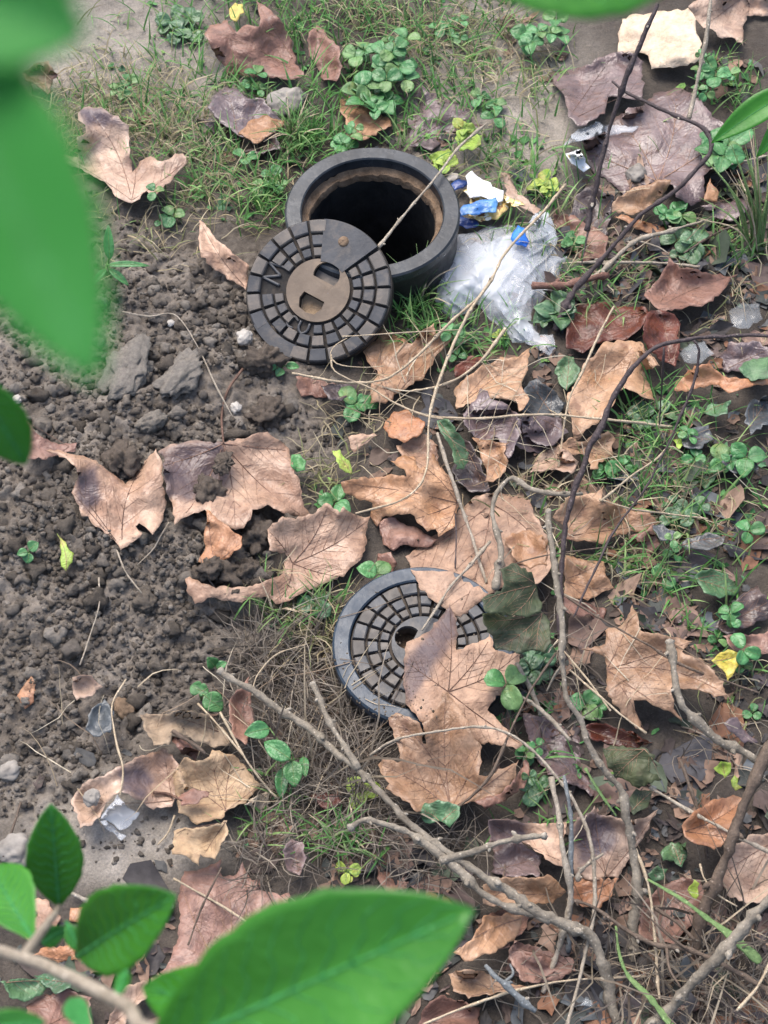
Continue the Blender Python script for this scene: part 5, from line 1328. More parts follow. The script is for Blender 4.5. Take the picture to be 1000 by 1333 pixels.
CBAG = (540, 180, 4.167)
t, o0 = crumple_sheet(('sheet', 'plastic_bag'), CBAG, [(220,560),(235,520),(300,512),(400,472),(520,470),(600,480),(650,405),(720,400),(745,440),(775,540),(760,590),(780,630),(830,640),(800,690),(790,770),(730,780),(730,840),(690,880),(640,930),(630,1000),(650,1050),(620,1110),(530,1110),(490,1050),(400,980),(340,900),(280,950),(200,990),(150,940),(110,880),(120,800),(115,760),(130,700),(190,620)], 'film', None, None, .026, 5, fine=1.7, amp=.0030, dirs=((.5, .016, .7), (1.9, .021, .6), (2.7, .034, .35)), pleats=((704, 466, 4.6, 130, 1.1), (742, 286, 4.2, 120, .9), (548, 318, 3.6, 90, .8), (560, 450, 3.2, 80, .7)), lay=False)
tag(t, 'crumpled translucent white plastic bag beside the open box', 'plastic bag')
crumple_sheet('inner_layer', CBAG, [(200,620),(330,560),(480,540),(640,600),(760,650),(700,800),(600,900),(480,960),(370,860),(240,920),(160,860),(150,740)], 'film', t, o0, .008, 6, fine=4, amp=.002, lay=False)
crumple_sheet('handle', CBAG, [(650,405),(690,395),(725,400),(745,440),(778,540),(760,592),(720,560),(690,520),(660,470)], 'film', t, o0, .018, 8, fine=2.6, amp=.003, base_lift=.012, lay=False)
crumple_sheet('knotted_end', CBAG, [(590,1000),(640,1010),(655,1045),(685,1066),(750,1062),(765,1140),(735,1182),(690,1162),(650,1125),(600,1112),(570,1060)], 'film', t, o0, .014, 9, fine=2.2, amp=.003, lay=False)
t, o0 = crumple_sheet(('crumpled_film', 'blue_scrap'), CBAG, [(520,545),(535,505),(560,470),(600,488),(605,530),(622,560),(604,592),(560,580),(535,568)], 'blue_scrap', None, None, .014, 12, fine=2.0, amp=.004, base_lift=.03)
tag(t, 'small bright blue plastic scrap on the edge of the bag', 'plastic scrap')

t, o0 = crumple_sheet(('navy_panel', 'sweet_wrapper'), CBAG, [(178,258),(240,220),(300,238),(270,272),(205,288)], 'foil_navy', None, None, .008, 14, fine=2.4, amp=.002, base_lift=.012)
tag(t, 'torn sweet wrapper in blue, white and gold foil by the rim', 'wrapper')
for nm, mt, pts_, bl in (('navy_panel', 'foil_navy', [(228,385),(262,400),(250,420),(340,440),(350,470),(280,492),(230,470),(225,420)], .010), ('gold_panel', 'foil_gold', [(262,285),(300,270),(340,300),(480,300),(560,335),(600,362),(540,372),(480,405),(455,440),(340,445),(290,425),(300,330)], .013), ('white_panel', 'foil_white', [(275,205),(310,175),(412,240),(420,262),(482,282),(480,340),(450,348),(380,322),(300,325),(285,290)], .020), ('blue_panel', 'foil_blue', [(238,392),(265,360),(350,335),(442,318),(452,350),(442,402),(330,416),(250,420)], .024)):
    crumple_sheet(nm, CBAG, pts_, mt, t, o0, .007, 15 + int(bl * 1000), fine=2.2, amp=.0022, base_lift=bl)

def scrap(label, crop, pts_, mat, h, seed, lift=.012, name='plastic_scrap', cat='plastic scrap', group='plastic scraps'):
    t, o = crumple_sheet(('film', name), crop, pts_, mat, None, None, h, seed, fine=2.6, amp=.002, base_lift=lift); tag(t, label, cat, group)
scrap('long whitish plastic strip lying on the wet purple leaf', CC, [(330,480),(380,420),(440,395),(510,405),(580,410),(560,430),(490,440),(400,455)], 'film', .006, 31, .010)
scrap('small white plastic chip at the corner of the wet purple leaf', CC, [(340,500),(390,485),(422,545),(400,560),(360,532)], 'foil_white', .004, 32, .014)
scrap('white chip beside the lance-shaped green leaf', CC, [(885,448),(915,438),(942,445),(935,465),(900,468)], 'foil_white', .005, 33, .014)
scrap('clear plastic shard with crinkles under the arching cane', CD, [(640,500),(680,460),(740,450),(782,500),(730,540),(660,535)], 'film_clear', .010, 34)
scrap('clear crinkled film half under the crumpled brown leaf', CD, [(840,330),(900,290),(965,300),(980,360),(920,400),(850,390)], 'film_clear', .010, 35)
scrap('whitish see-through plastic scrap near the ochre leaf', CL, [(328,540),(352,500),(382,460),(430,510),(456,520),(410,572),(390,578),(352,548)], 'film', .010, 36, .014)
scrap('narrow pale plastic strip beneath the see-through scrap', CL, [(325,548),(345,543),(412,595),(395,612),(355,580)], 'film', .004, 37, .010)
scrap('small clear film scrap in the bottom litter', CJ, [(300,1170),(320,1140),(350,1150),(345,1175)], 'film_clear', .006, 38)

# ------------------------------------------------------------------ green shrub close to the camera
def fleaf(t, o0, b, e, w, d0, d1, mat='shrub', roll=(0, 0), rib=.0009, cup=.20, droop=.03):
    """leaf from photo pixel b to e at camera distances d0, d1; w in photo pixels"""
    B = at_d(b[0], b[1], d0); T = at_d(e[0], e[1], d1)
    wm = w * (d0 + d1) / 2 / FPX
    view = EYE - (B + T) / 2; view /= np.linalg.norm(view)
    up = view + np.array([roll[0], roll[1], .25])
    return add_leaf(t, o0, B, T, wm, up, mat, 'rib_light', rib, cup=cup, droop=droop, nu=25, nv=13, thick=.0003, side_veins=True, shape='broad')
M['rib_light'] = mat_bark('rib_light', (.035, .22, .05), (.06, .28, .08), .45)
n = N('shrub_leaf')
base = n.ramp(n.noise(28, 4, .5), [(.3, (.036, .20, .014)), (.7, (.065, .285, .028))])
pale = n.ramp(n.noise(13, 5, .6), [(.62, 0), (.72, .35)])
base = n.mix(pale, base, (.16, .26, .12))
dots = n.math('MULTIPLY', n.ramp(n.voro(160), [(.07, 1), (.13, 0)]), n.ramp(n.noise(25, 2), [(.52, 0), (.62, .7)]))
base = n.mix(dots, base, (.10, .085, .03))
nb = n.bump(n.voro(240, 'DISTANCE_TO_EDGE'), .25, .001)
M['shrub'] = n.finish(base, n.ramp(n.noise(40, 4), [(.3, .30), (.7, .5)]), n.bump(n.noise(60, 4), .35, .003, nb), .5, .34)

n = N('shrub_leaf_lit')
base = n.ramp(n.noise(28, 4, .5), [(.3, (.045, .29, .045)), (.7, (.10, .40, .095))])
M['shrub_lit'] = n.finish(base, .5, None, .2, .5)  # lit copy of the shrub leaf: the light is put into a brighter green

def stem3(t, o0, P, r, mat='bark_pale', name='stem'):
    S = catmull(np.array(P), 40); V, F = tube(S, np.linspace(r[0], r[1], 40), 8)
    return link(name, mesh_np(name, V - o0, F), M[mat], t)

g0 = np.array([.34, .16, 0.0]); g0[2] = float(H(g0[0], g0[1]))
t = empty('shrub', g0); tag(t, 'green shrub branch with broad leaves at the bottom, out of focus', 'shrub')
stem3(t, g0, [g0, np.array([.30, .15, .5]), np.array([.16, .14, .95]), at_d(260, 1362, .60), at_d(205, 1332, .62), at_d(150, 1302, .64), at_d(80, 1266, .68), at_d(20, 1243, .72), at_d(-60, 1225, .76)], (.006, .0022))
stem3(t, g0, [at_d(30, 1247, .71), at_d(52, 1216, .76), at_d(70, 1192, .82), at_d(77, 1180, .86)], (.0022, .0014), 'bark_pale', 'side_shoot')
fleaf(t, g0, (175, 1385), (616, 1184), 204, .56, .50)
fleaf(t, g0, (440, 1360), (185, 1284), 90, .58, .66)
fleaf(t, g0, (100, 1246), (229, 1166), 104, .72, .64)
fleaf(t, g0, (77, 1182), (66, 1047), 71, .86, .82)
fleaf(t, g0, (45, 1226), (-14, 1128), 76, .80, .84)
fleaf(t, g0, (92, 1206), (54, 1228), 26, .84, .86)
fleaf(t, g0, (86, 1200), (106, 1240), 22, .80, .80)
fleaf(t, g0, (150, 1305), (165, 1262), 18, .64, .66)
fleaf(t, g0, (-60, 1345), (60, 1330), 40, .6, .6)
fleaf(t, g0, (120, 1350), (90, 1300), 30, .62, .66, 'rib_light')

g1 = np.array([-.95, .62, 0.0]); g1[2] = float(H(g1[0], g1[1]))
t = empty('shrub', g1); tag(t, 'very blurred big green leaves hanging in over the mound', 'shrub')
stem3(t, g1, [g1, np.array([-.75, .45, .6]), np.array([-.35, .28, 1.15]), at_d(-420, 260, .21), at_d(-200, -60, .198), at_d(-110, -70, .168)], (.006, .0015))
fleaf(t, g1, (-150, -60), (128, 500), 205, .172, .150, 'shrub_lit', droop=.03, rib=.0003)
fleaf(t, g1, (-120, -30), (112, 46), 165, .165, .158, 'shrub_lit', rib=.0003)
fleaf(t, g1, (-200, -60), (0, 380), 150, .20, .18, 'shrub_lit', rib=.0003)
stem3(t, g1, [np.array([-.35, .28, 1.15]), at_d(-150, 420, .55), at_d(-45, 478, .6)], (.002, .001), 'stem_green', 'side_shoot')
fleaf(t, g1, (-48, 470), (34, 605), 66, .60, .62, rib=.0006)

g2 = np.array([1.05, 1.25, 0.0]); g2[2] = float(H(g2[0], g2[1]))
t = empty('shrub', g2); tag(t, 'dark green leaf edge dipping in at the top edge', 'shrub')
stem3(t, g2, [g2, np.array([.9, 1.0, .7]), np.array([.4, .6, 1.3]), at_d(960, -90, .42), at_d(560, -70, .38), at_d(520, -60, .38)], (.006, .0012), 'stem_green')
fleaf(t, g2, (540, -55), (905, -48), 150, .38, .40, droop=.02)

g3 = ground_px(1090, 330)
t = empty('sapling', g3); tag(t, 'sapling with lance-shaped green leaves reaching in from the picture edge', 'sapling')
stem3(t, g3, [g3, ground_px(1085, 200, .12), ground_px(1060, 120, .2), ground_px(1030, 96, .22)], (.003, .0015), 'stem_green')
B, T = ground_px(1045, 108, .215), ground_px(926, 186, .17)
add_leaf(t, g3, B, T, .031, (-.2, -.5, 1), 'shrub', 'rib_light', .0006, shape='lance', nu=15)
B, T = ground_px(1050, 120, .21), ground_px(985, 205, .16)
add_leaf(t, g3, B, T, .024, (.2, -.5, 1), 'shrub', 'rib_light', .0006, shape='lance', nu=15)

# ------------------------------------------------------------------ loose soil crumbs and clods (uncountable)
def ico(sub):
    bm = bmesh.new(); bmesh.ops.create_icosphere(bm, subdivisions=sub, radius=1)
    V = np.array([v.co for v in bm.verts]); F = np.array([[v.index for v in f.verts] for f in bm.faces]); bm.free()
    return V, F

def lump(sub, seed, rough=.35):
    V, F = ico(sub)
    d = 1 + rough * vn3(V[:, 0] * 1.3 + seed * 7, V[:, 1] * 1.3, V[:, 2] * 1.3, seed) + rough * .7 * vn3(V[:, 0] * 3, V[:, 1] * 3 + seed * 5, V[:, 2] * 3, seed + 1)
    if sub == 2: d = d + .22 * vn3(V[:, 0] * 6 + seed, V[:, 1] * 6, V[:, 2] * 6, seed + 4)
    if sub > 2: d = d + .26 * min(1, rough / .45) ** 2 * vn3(V[:, 0] * 6, V[:, 1] * 6 + seed, V[:, 2] * 6, seed + 2) + .14 * min(1, rough / .45) ** 2 * vn3(V[:, 0] * 15, V[:, 1] * 15, V[:, 2] * 15 + seed, seed + 3)
    return V * d[:, None], F

def scatter_px(blobs, rng):
    out = []
    for cx, cy, rx, ry, cnt in blobs:
        a = rng.normal(size=(cnt, 2)) * .62
        out.append(np.stack([cx + a[:, 0] * rx, cy + a[:, 1] * ry], 1))
    return np.concatenate(out)

def rotz_scale(V, ang, s):
    c, q = math.cos(ang), math.sin(ang)
    return np.stack([V[:, 0] * c - V[:, 1] * q, V[:, 0] * q + V[:, 1] * c, V[:, 2]], 1) * s

def crumbs(name, blobs, smin, smax, variants, seed, power=2.2, flat=.7):
    rng = np.random.default_rng(seed)
    Q = scatter_px(blobs, rng); G = ground_px(Q[:, 0], Q[:, 1], 0, True)
    dU = np.hypot(G[:, 0] - C_UP[0], G[:, 1] - C_UP[1]); dL = np.hypot(G[:, 0] - C_LO[0], G[:, 1] - C_LO[1])
    G = G[(dU > R_UP + .01) & (dL > R_LO + .008)]
    covered = hm_at(G[:, 0], G[:, 1]) - G[:, 2] > .012
    G = G[~covered]
    G = G[fbm(G[:, 0] * 13, G[:, 1] * 13, 77, 3) > rng.uniform(-.55, .12, len(G))]
    b = Bag()
    tone = np.array([(.132, .111, .090), (.175, .150, .125), (.104, .087, .071), (.235, .208, .178), (.155, .134, .114)])
    for p in G:
        V, F = variants[rng.integers(len(variants))]
        s = smin + (smax - smin) * rng.random() ** power
        W = rotz_scale(V, rng.uniform(0, 6.3), s) * np.array([1, rng.uniform(.75, 1.1), flat])
        c = tone[rng.integers(5)] * rng.uniform(.8, 1.15)
        b.add(W + p + np.array([0, 0, s * rng.uniform(-.25, .2)]), F, c)
    o = link(name, b.mesh(name), M['crumb']); o['kind'] = 'stuff'
    return o

n = N('soil_crumb')
v = n.ramp(n.noise(240, 5, .65), [(.25, .62), (.75, 1.3)])
M['crumb'] = n.finish(n.mix(1.0, n.attr('Col').outputs['Color'], v, 'MULTIPLY'), .85, n.bump(n.noise(520, 6, .75), 1.0, .0035), .25)

small = [lump(1, k, .6) for k in range(14)]
mid = [lump(2, 40 + k, .6) for k in range(14)]
o = crumbs('soil_crumbs', [(130,420,160,140,3300), (310,480,100,110,2300), (110,650,180,120,3600), (110,830,190,140,4300), (300,760,110,80,1700), (410,570,50,40,250), (60,1000,110,80,700), (200,1080,120,60,150), (330,560,70,70,400), (0,560,60,120,400), (-150,650,90,320,1800)], .0008, .0042, small, 61, 2.0)
tag(o, 'loose dark brown soil crumbs strewn over the mound', 'soil')
o = crumbs('soil_clods', [(200,430,140,110,260), (300,470,90,110,200), (130,620,150,100,170), (130,820,180,130,240), (290,740,90,60,70), (90,1010,80,60,40), (60,520,70,60,60)], .003, .0105, mid, 62, 2.4)
tag(o, 'rough lumpy clods of dug soil across the mound', 'soil')

def clod(label, px, py, r, seed, mat='crumb', flat=.7, name='soil_clod', cat='clod', group='clods lying on leaves', tone=(.125, .10, .08), rough=.45, lift=0.0):
    V, F = lump(4, seed, rough)
    if mat == 'crumb': V = V * (1 + .10 * vn3(V[:, 0] * 11, V[:, 1] * 11, V[:, 2] * 11 + seed, 3) + .09 * np.abs(vn3(V[:, 0] * 22, V[:, 1] * 22 + seed, V[:, 2] * 22, 4)))[:, None]
    V = V * np.array([r[0], r[1], r[2]])
    p = ground_px(px, py); p = at_z(px, py, max(p[2], hm_at(p[0], p[1])) + r[2] * .35 + lift)
    me = mesh_np(name, V, F, np.broadcast_to(np.asarray(tone), (len(V), 3)))
    o = link(name, me, M[mat], None, p); o.rotation_euler.z = random.uniform(0, 6)
    tag(o, label, cat, group)
    return o

clod('lump of soil on the seam of the half purple leaf', 268, 640, (.013, .017, .011), 3)
clod('small crumb above the lump on the half purple leaf', 292, 603, (.010, .011, .006), 4)
clod('soil lump in the notch of the half purple leaf', 333, 698, (.017, .015, .013), 5)
clod('small soil lump on the big torn leaf', 381, 681, (.009, .006, .005), 6)
clod('lump of soil sitting in the notch of the dirty tan leaf', 158, 602, (.021, .017, .016), 7)
for k, (x, y, a, lab) in enumerate([(262, 757, .014, 'soil lump at the outer end of the strip on the torn leaf'), (292, 745, .017, 'large soil lump in the strip on the torn leaf'), (320, 748, .015, 'middle soil lump in the strip on the torn leaf'), (345, 756, .012, 'soil lump at the inner end of the strip on the torn leaf'), (305, 766, .012, 'low soil lump at the front of the strip on the torn leaf'), (272, 740, .012, 'soil lump against the orange folded lobe')]):
    clod(lab, x, y, (a, a * .8, a * .75), 20 + k)
clod('big pale clod at the top of the mound', 165, 480, (.036, .022, .009), 31, tone=(.24, .215, .185), rough=.35)
clod('broad pale clod in the middle of the mound', 232, 492, (.032, .017, .008), 32, tone=(.24, .215, .185), rough=.35)
clod('pale clod below the broad one on the mound', 196, 550, (.010, .016, .010), 33, tone=(.22, .195, .165), rough=.25)
clod('rounded clod low on the loose soil', 188, 784, (.012, .011, .008), 34, tone=(.15, .125, .10), rough=.25)
clod('lumpy clod by the edge of the loose lid', 344, 470, (.017, .014, .013), 35)
clod('lumpy clod near the stalk of the half purple leaf', 345, 540, (.016, .014, .011), 36)

n = N('stone')
M['stone'] = n.finish(n.ramp(n.noise(60, 6, .6), [(.3, (.15, .135, .118)), (.7, (.30, .275, .245))]), .75, n.bump(n.noise(200, 5), .5, .001), .3)
n = N('stone_white')
M['stone_white'] = n.finish(n.ramp(n.noise(60, 6, .6), [(.3, (.28, .255, .225)), (.7, (.46, .43, .39))]), .7, n.bump(n.noise(200, 5), .5, .001), .3)
ST = dict(name='stone', cat='stone', group='small stones', rough=.22)
clod('angular pale grey stone resting on the two-tone leaf', 371, 134, (.027, .017, .013), 50, 'stone', **ST)
clod('small beige pebble lying on the wet purple leaf', 829, 226, (.012, .012, .008), 51, 'stone', **ST)
clod('whitish pebble beside the edge of the loose lid', 319, 440, (.009, .009, .007), 52, 'stone_white', **ST)
clod('small white pebble low in the mound near the leaf stalk', 307, 531, (.007, .006, .005), 53, 'stone_white', **ST)
clod('grey pebble in the crumbs near the curled orange leaf', 12, 1004, (.012, .010, .008), 54, 'stone', **ST)
clod('tiny white pebble on top of the mound', 222, 421, (.005, .004, .003), 55, 'stone_white', **ST)
clod('pale stone at the corner of the soil behind the upright shrub leaf', 22, 1108, (.016, .018, .010), 56, 'stone', **ST)
clod('small brown pebble by the pink leaf scrap', 161, 921, (.012, .009, .007), 57, 'mud', **ST)
clod('small tan pebble on the soil-smeared leaf', 119, 1038, (.008, .008, .006), 58, 'stone', **ST)
clod('small white pebble on the lower slope of the mound', 22, 520, (.006, .005, .004), 59, 'stone_white', **ST)
clod('pale pebble next to the rim of the open box', 588, 232, (.007, .009, .005), 60, 'stone_white', **ST)

# ------------------------------------------------------------------ grass, straw, rootlets and rotting litter (uncountable)
def blades(name, blobs, length, width, cols, seed, lean=(.4, 1.1), avoid=True, droop=1.0, tang=0.0, over=False):
    rng = np.random.default_rng(seed)
    Q = scatter_px(blobs, rng); G = ground_px(Q[:, 0], Q[:, 1], 0, True)
    if avoid:
        dU = np.hypot(G[:, 0] - C_UP[0], G[:, 1] - C_UP[1]); dL = np.hypot(G[:, 0] - C_LO[0], G[:, 1] - C_LO[1])
        ok = (dU > R_UP + .002) & (dL > R_LO + .002) & (hm_at(G[:, 0], G[:, 1]) - G[:, 2] < .008)
        G = G[ok]
    m = len(G); k = 6
    L = rng.uniform(*length, m); W = rng.uniform(*width, m); az = rng.uniform(0, 2 * math.pi, m); le = rng.uniform(*lean, m)
    t = np.linspace(0, 1, k)[None, :]
    ang = le[:, None] * (.35 + droop * .9 * t)
    ds = L[:, None] / (k - 1)
    hor = np.cumsum(np.sin(ang) * ds, 1) - np.sin(ang[:, :1]) * ds
    ver = np.cumsum(np.cos(ang) * ds, 1) - np.cos(ang[:, :1]) * ds
    az2 = az[:, None] + tang * np.cumsum(rng.normal(size=(m, k)), 1)
    dx, dy = np.cos(az2), np.sin(az2)
    hx_ = np.cumsum(np.diff(hor, axis=1, prepend=0) * dx, 1); hy_ = np.cumsum(np.diff(hor, axis=1, prepend=0) * dy, 1)
    C = np.stack([G[:, 0:1] + hx_, G[:, 1:2] + hy_, G[:, 2:3] - .001 + ver], -1)
    floor = hm_at(C[..., 0], C[..., 1]) + .0014 if over else H(C[..., 0], C[..., 1]) + .0008
    C[..., 2] = np.maximum(C[..., 2], floor)
    if over: C[:, 1:-1, 2] = np.maximum(C[:, 1:-1, 2], (C[:, :-2, 2] + C[:, 2:, 2]) / 2)
    tw = rng.uniform(-.8, .8, m)[:, None]
    S = np.stack([-dy * np.cos(tw), dx * np.cos(tw), np.sin(tw) * np.ones_like(dx)], -1)
    w = (W[:, None] * np.clip(1.15 - t ** 2 * 1.1, .06, 1))[..., None] * .5
    V = np.stack([C - S * w, C + S * w], 2).reshape(-1, 3)
    base = (np.arange(m) * k * 2)[:, None] + (np.arange(k - 1) * 2)[None, :]
    F = np.stack([base, base + 1, base + 3, base + 2], -1).reshape(-1, 4)
    cols = np.asarray(cols); ci = cols[rng.integers(len(cols), size=m)] * rng.uniform(.7, 1.25, (m, 1))
    cc = np.repeat(ci, k * 2, 0)
    o = link(name, mesh_np(name, V, F, cc), M['grass']); o['kind'] = 'stuff'
    return o

GREEN = [(.10, .25, .06), (.16, .33, .10), (.07, .19, .05), (.24, .36, .13)]
DRY = [(.34, .28, .17), (.42, .36, .24), (.26, .22, .13), (.20, .22, .09)]
ROOT = [(.13, .105, .085), (.19, .16, .13), (.27, .23, .18), (.08, .066, .054)]
o = blades('grass', [(270,60,130,60,200), (420,40,120,50,300), (390,185,40,25,150), (300,190,110,60,260), (110,150,60,40,60), (230,130,110,40,100), (560,40,70,50,120), (650,30,60,40,80), (600,110,70,50,80), (440,130,60,50,170), (240,250,70,40,100), (700,250,70,50,120), (530,395,35,25,170), (560,440,40,30,110), (350,265,30,35,120), (800,590,80,50,120), (850,540,60,40,110), (880,640,90,50,120), (820,720,80,40,150), (940,560,60,60,60), (930,740,60,50,60), (780,380,60,40,70), (620,450,60,40,120), (640,200,60,40,90), (700,120,60,40,60), (880,180,60,40,60), (480,180,80,40,160), (560,150,60,30,120), (330,120,70,50,160), (160,200,80,60,120), (385,790,50,25,110), (940,320,50,40,70), (950,110,40,40,90), (360,1060,60,50,60), (450,1100,50,20,60), (930,820,60,60,70), (680,300,60,40,60), (700,1050,60,60,50), (400,0,200,15,120), (1120,450,70,330,500), (500,-120,450,60,700), (1120,900,70,250,250), (400,1480,350,80,250), (-150,150,80,150,200)], (.018, .055), (.0012, .0028), GREEN, 71, (.5, 1.35))
tag(o, 'short thin green grass growing round the boxes', 'grass')
o = blades('dry_grass', [(130,150,90,70,380), (230,150,120,60,420), (90,200,50,60,150), (300,240,90,50,200), (570,60,100,60,330), (660,80,60,60,190), (500,20,90,30,150), (190,300,90,40,120), (640,220,60,50,120), (800,720,110,50,260), (840,600,90,60,110), (700,640,70,40,60), (910,660,80,60,80), (930,880,80,60,60), (960,260,50,50,90), (930,390,70,50,90), (800,360,70,50,90), (380,760,50,30,140), (410,820,40,40,170), (420,620,40,30,90), (460,540,40,30,60), (230,180,60,40,100), (740,320,80,60,130), (1120,500,70,350,400), (500,-120,450,60,500), (-150,150,80,150,200)], (.020, .06), (.0008, .0019), DRY, 72, (1.0, 1.75), tang=.25)
tag(o, 'dry straw-coloured grass matted over bare ground', 'dry grass')
o = blades('rootlets', [(400,900,60,80,420), (380,1010,70,70,330), (440,1060,90,50,280), (500,1010,60,50,170), (350,860,40,40,160), (430,970,50,40,260), (560,1100,80,40,200), (690,960,80,80,40), (740,880,60,60,40), (620,1180,80,50,40), (890,1270,110,50,170), (930,1200,60,60,40), (930,980,60,80,40), (960,1300,80,40,140), (700,820,60,60,50), (690,1290,90,50,50), (350,1130,50,40,120), (600,1480,400,80,450), (1110,1100,60,200,160)], (.022, .085), (.0007, .0015), ROOT, 73, (1.0, 1.8), tang=.35, avoid=True)
tag(o, 'tangled brown rootlets and dead stems matted on the ground', 'rootlets')
o = blades('straw_bits', [(640,560,110,60,26), (700,660,90,50,24), (520,480,70,40,20), (760,800,100,80,12), (390,900,50,70,20), (850,900,110,90,10), (870,620,100,60,24), (350,1000,80,80,24), (800,350,120,60,18), (880,1230,110,70,22), (150,980,120,90,14), (730,1050,90,140,8), (680,520,120,70,20), (460,920,40,30,8)], (.04, .10), (.0008, .0014), [(.42, .35, .24), (.33, .26, .17), (.5, .44, .33), (.22, .16, .11)], 74, (1.25, 1.7), avoid=False, tang=.16, over=True)
tag(o, 'scattered pale straw bits lying over leaves and litter', 'straw')

o = blades('dead_stems', [(900,1270,110,50,36), (960,1210,50,60,16), (760,1270,90,40,12), (430,1010,80,80,16)], (.07, .17), (.0014, .0026), [(.15, .12, .09), (.24, .20, .155), (.10, .08, .065), (.30, .25, .18)], 77, (.9, 1.6), tang=.22)
tag(o, 'tangle of thin dead stems low among the branches', 'dead stems')

def litter(name, blobs, size, cols, seed):
    rng = np.random.default_rng(seed)
    Q = scatter_px(blobs, rng); G = ground_px(Q[:, 0], Q[:, 1], 0, True)
    dU = np.hypot(G[:, 0] - C_UP[0], G[:, 1] - C_UP[1]); dL = np.hypot(G[:, 0] - C_LO[0], G[:, 1] - C_LO[1])
    G = G[(dU > R_UP + .015) & (dL > R_LO + .012) & (hm_at(G[:, 0], G[:, 1]) - G[:, 2] < .004)]
    b = Bag()
    for p in G:
        s = rng.uniform(*size); kk = 9
        for _ in range(3):
            if (hm_at(p[0] + s * np.array([.7, -.7, 0, 0]), p[1] + s * np.array([0, 0, .7, -.7])) - p[2]).max() > .006: s *= .6
        a = np.linspace(0, 2 * math.pi, kk, endpoint=False) + rng.normal(size=kk) * .15
        r = s * rng.uniform(.45, 1.0, kk) * np.where(rng.random() < .5, 1, np.abs(np.cos(a)) * .6 + .5)
        ring = np.stack([r * np.cos(a), r * np.sin(a) * rng.uniform(.4, .9)], 1); inner = ring * .5
        V2 = np.vstack([ring, inner, [[0, 0]]]); q = rng.uniform(0, 6.3)
        V2 = np.stack([V2[:, 0] * math.cos(q) - V2[:, 1] * math.sin(q), V2[:, 0] * math.sin(q) + V2[:, 1] * math.cos(q)], 1)
        z = s * (.22 * rng.normal(size=len(V2)) * np.concatenate([np.ones(kk), np.ones(kk) * .4, [0]])) + rng.normal() * .3 * V2[:, 0]
        V = np.column_stack([V2 + p[:2], p[2] + .002 + np.maximum(z, -.001)])
        V[:, 2] = np.maximum(V[:, 2], H(V[:, 0], V[:, 1]) + .001)
        j = np.arange(kk); j2 = (j + 1) % kk
        F = np.concatenate([np.stack([j, j2, kk + j2], 1), np.stack([j, kk + j2, kk + j], 1), np.stack([kk + j, kk + j2, np.full(kk, 2 * kk)], 1)])
        c = np.asarray(cols[rng.integers(len(cols))]) * rng.uniform(.7, 1.2)
        b.add(V, F, c)
    o = link(name, b.mesh(name), M['col']); o['kind'] = 'stuff'
    return o

o = litter('leaf_litter_large', [(800,400,130,110,44), (880,590,110,90,60), (690,560,110,90,40), (920,690,80,80,46), (900,800,100,90,46), (700,960,110,90,40), (790,1110,130,110,60), (920,1130,90,120,44), (660,1260,140,80,46), (880,1270,120,70,36), (560,600,100,80,22), (900,250,90,80,50), (780,330,80,60,50), (930,400,80,60,60), (880,360,80,50,40), (960,480,60,40,24), (250,1240,140,70,22), (600,1110,90,40,16), (830,840,110,60,30), (960,960,60,80,24), (1130,500,70,330,110), (1130,950,70,300,110), (600,1480,420,90,200), (1000,1450,150,90,60), (500,-110,420,60,60)], (.016, .040), [(.12, .085, .075), (.08, .065, .066), (.19, .125, .10), (.06, .058, .064), (.17, .085, .05), (.10, .11, .118), (.28, .19, .14), (.045, .04, .04), (.07, .09, .06)], 76)
tag(o, 'brown and purple half-rotten leaf pieces buried in the litter', 'leaf litter')
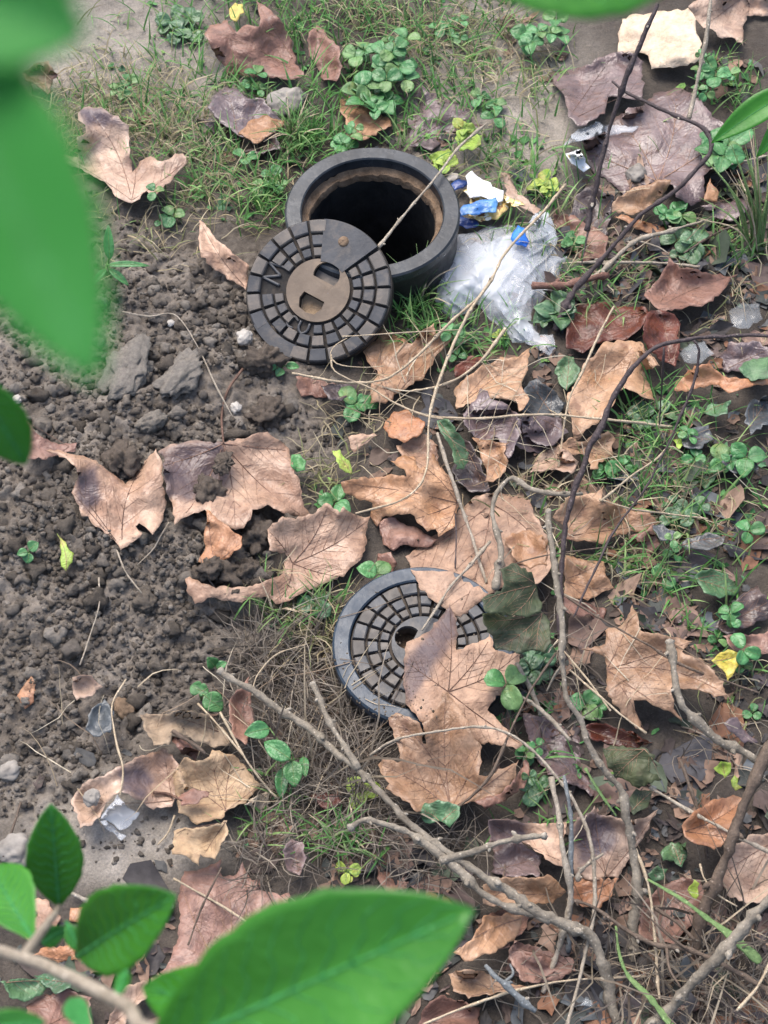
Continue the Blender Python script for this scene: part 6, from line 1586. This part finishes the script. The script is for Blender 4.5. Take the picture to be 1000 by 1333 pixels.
o = litter('leaf_litter', [(800,330,130,90,200), (930,400,90,60,130), (760,470,120,80,90), (880,560,110,80,120), (700,600,90,60,80), (900,680,100,80,120), (820,780,110,70,90), (930,880,90,80,110), (700,930,90,80,90), (780,1080,120,100,120), (920,1100,90,100,100), (680,1250,130,80,110), (880,1270,130,70,120), (600,480,90,60,60), (520,620,80,60,60), (640,300,60,50,40), (560,180,60,40,20), (900,250,90,70,80), (950,100,60,60,40), (420,960,80,90,70), (330,1080,80,70,60), (250,1000,90,70,40), (480,1130,80,40,50), (300,1250,130,60,60), (90,1270,90,50,40), (320,180,70,50,14), (440,160,60,50,10), (700,60,50,40,14), (1130,500,70,330,200), (1130,950,70,300,200), (600,1480,420,90,400), (500,-110,420,60,120)], (.006, .022), [(.10, .07, .055), (.06, .045, .04), (.17, .11, .08), (.045, .04, .038), (.08, .08, .08), (.22, .14, .10), (.05, .055, .05)], 75)
tag(o, 'dark rotting leaf litter covering the ground between larger leaves', 'leaf litter')

o = litter('low_weeds', [(280,90,120,70,60), (420,60,120,50,70), (560,90,90,70,60), (330,230,80,50,50), (480,180,70,30,30), (650,220,70,60,40), (720,330,70,60,30), (840,560,110,70,120), (900,660,90,70,110), (820,740,90,50,80), (940,830,60,70,50), (930,300,70,60,50), (940,120,50,60,40), (600,450,60,40,40), (700,900,70,60,40), (430,660,40,40,16), (390,790,40,30,20), (760,1000,80,80,30), (350,1040,60,60,24)], (.004, .0095), [(.07, .20, .06), (.10, .25, .08), (.05, .15, .05), (.15, .27, .07), (.08, .18, .09)], 79)
tag(o, 'tiny low green weeds dotted over the ground', 'weeds')

b = Bag(); rng = np.random.default_rng(90)
Q = scatter_px([(485, 880, 45, 50, 120), (520, 800, 60, 60, 60), (500, 920, 50, 20, 80)], rng)
G = ground_px(Q[:, 0], Q[:, 1]); Z = np.array([hm_at(p[0], p[1]) for p in G])
for _ in range(2):
    P = at_z(Q[:, 0], Q[:, 1], Z); Z = hm_at(P[:, 0], P[:, 1])
P = at_z(Q[:, 0], Q[:, 1], Z - .0004)
for p in P:
    V, F = small[rng.integers(len(small))]; s_ = .0005 + .0011 * rng.random() ** 2
    b.add(rotz_scale(V, rng.uniform(0, 6), s_) * np.array([1, 1, .6]) + p, F, np.array((.13, .105, .08)) * rng.uniform(.6, 1.4))
o = link('dirt_crumbs', b.mesh('dirt_crumbs'), M['crumb']); o['kind'] = 'stuff'
tag(o, 'fine dirt crumbs scattered over the two round lids', 'dirt')
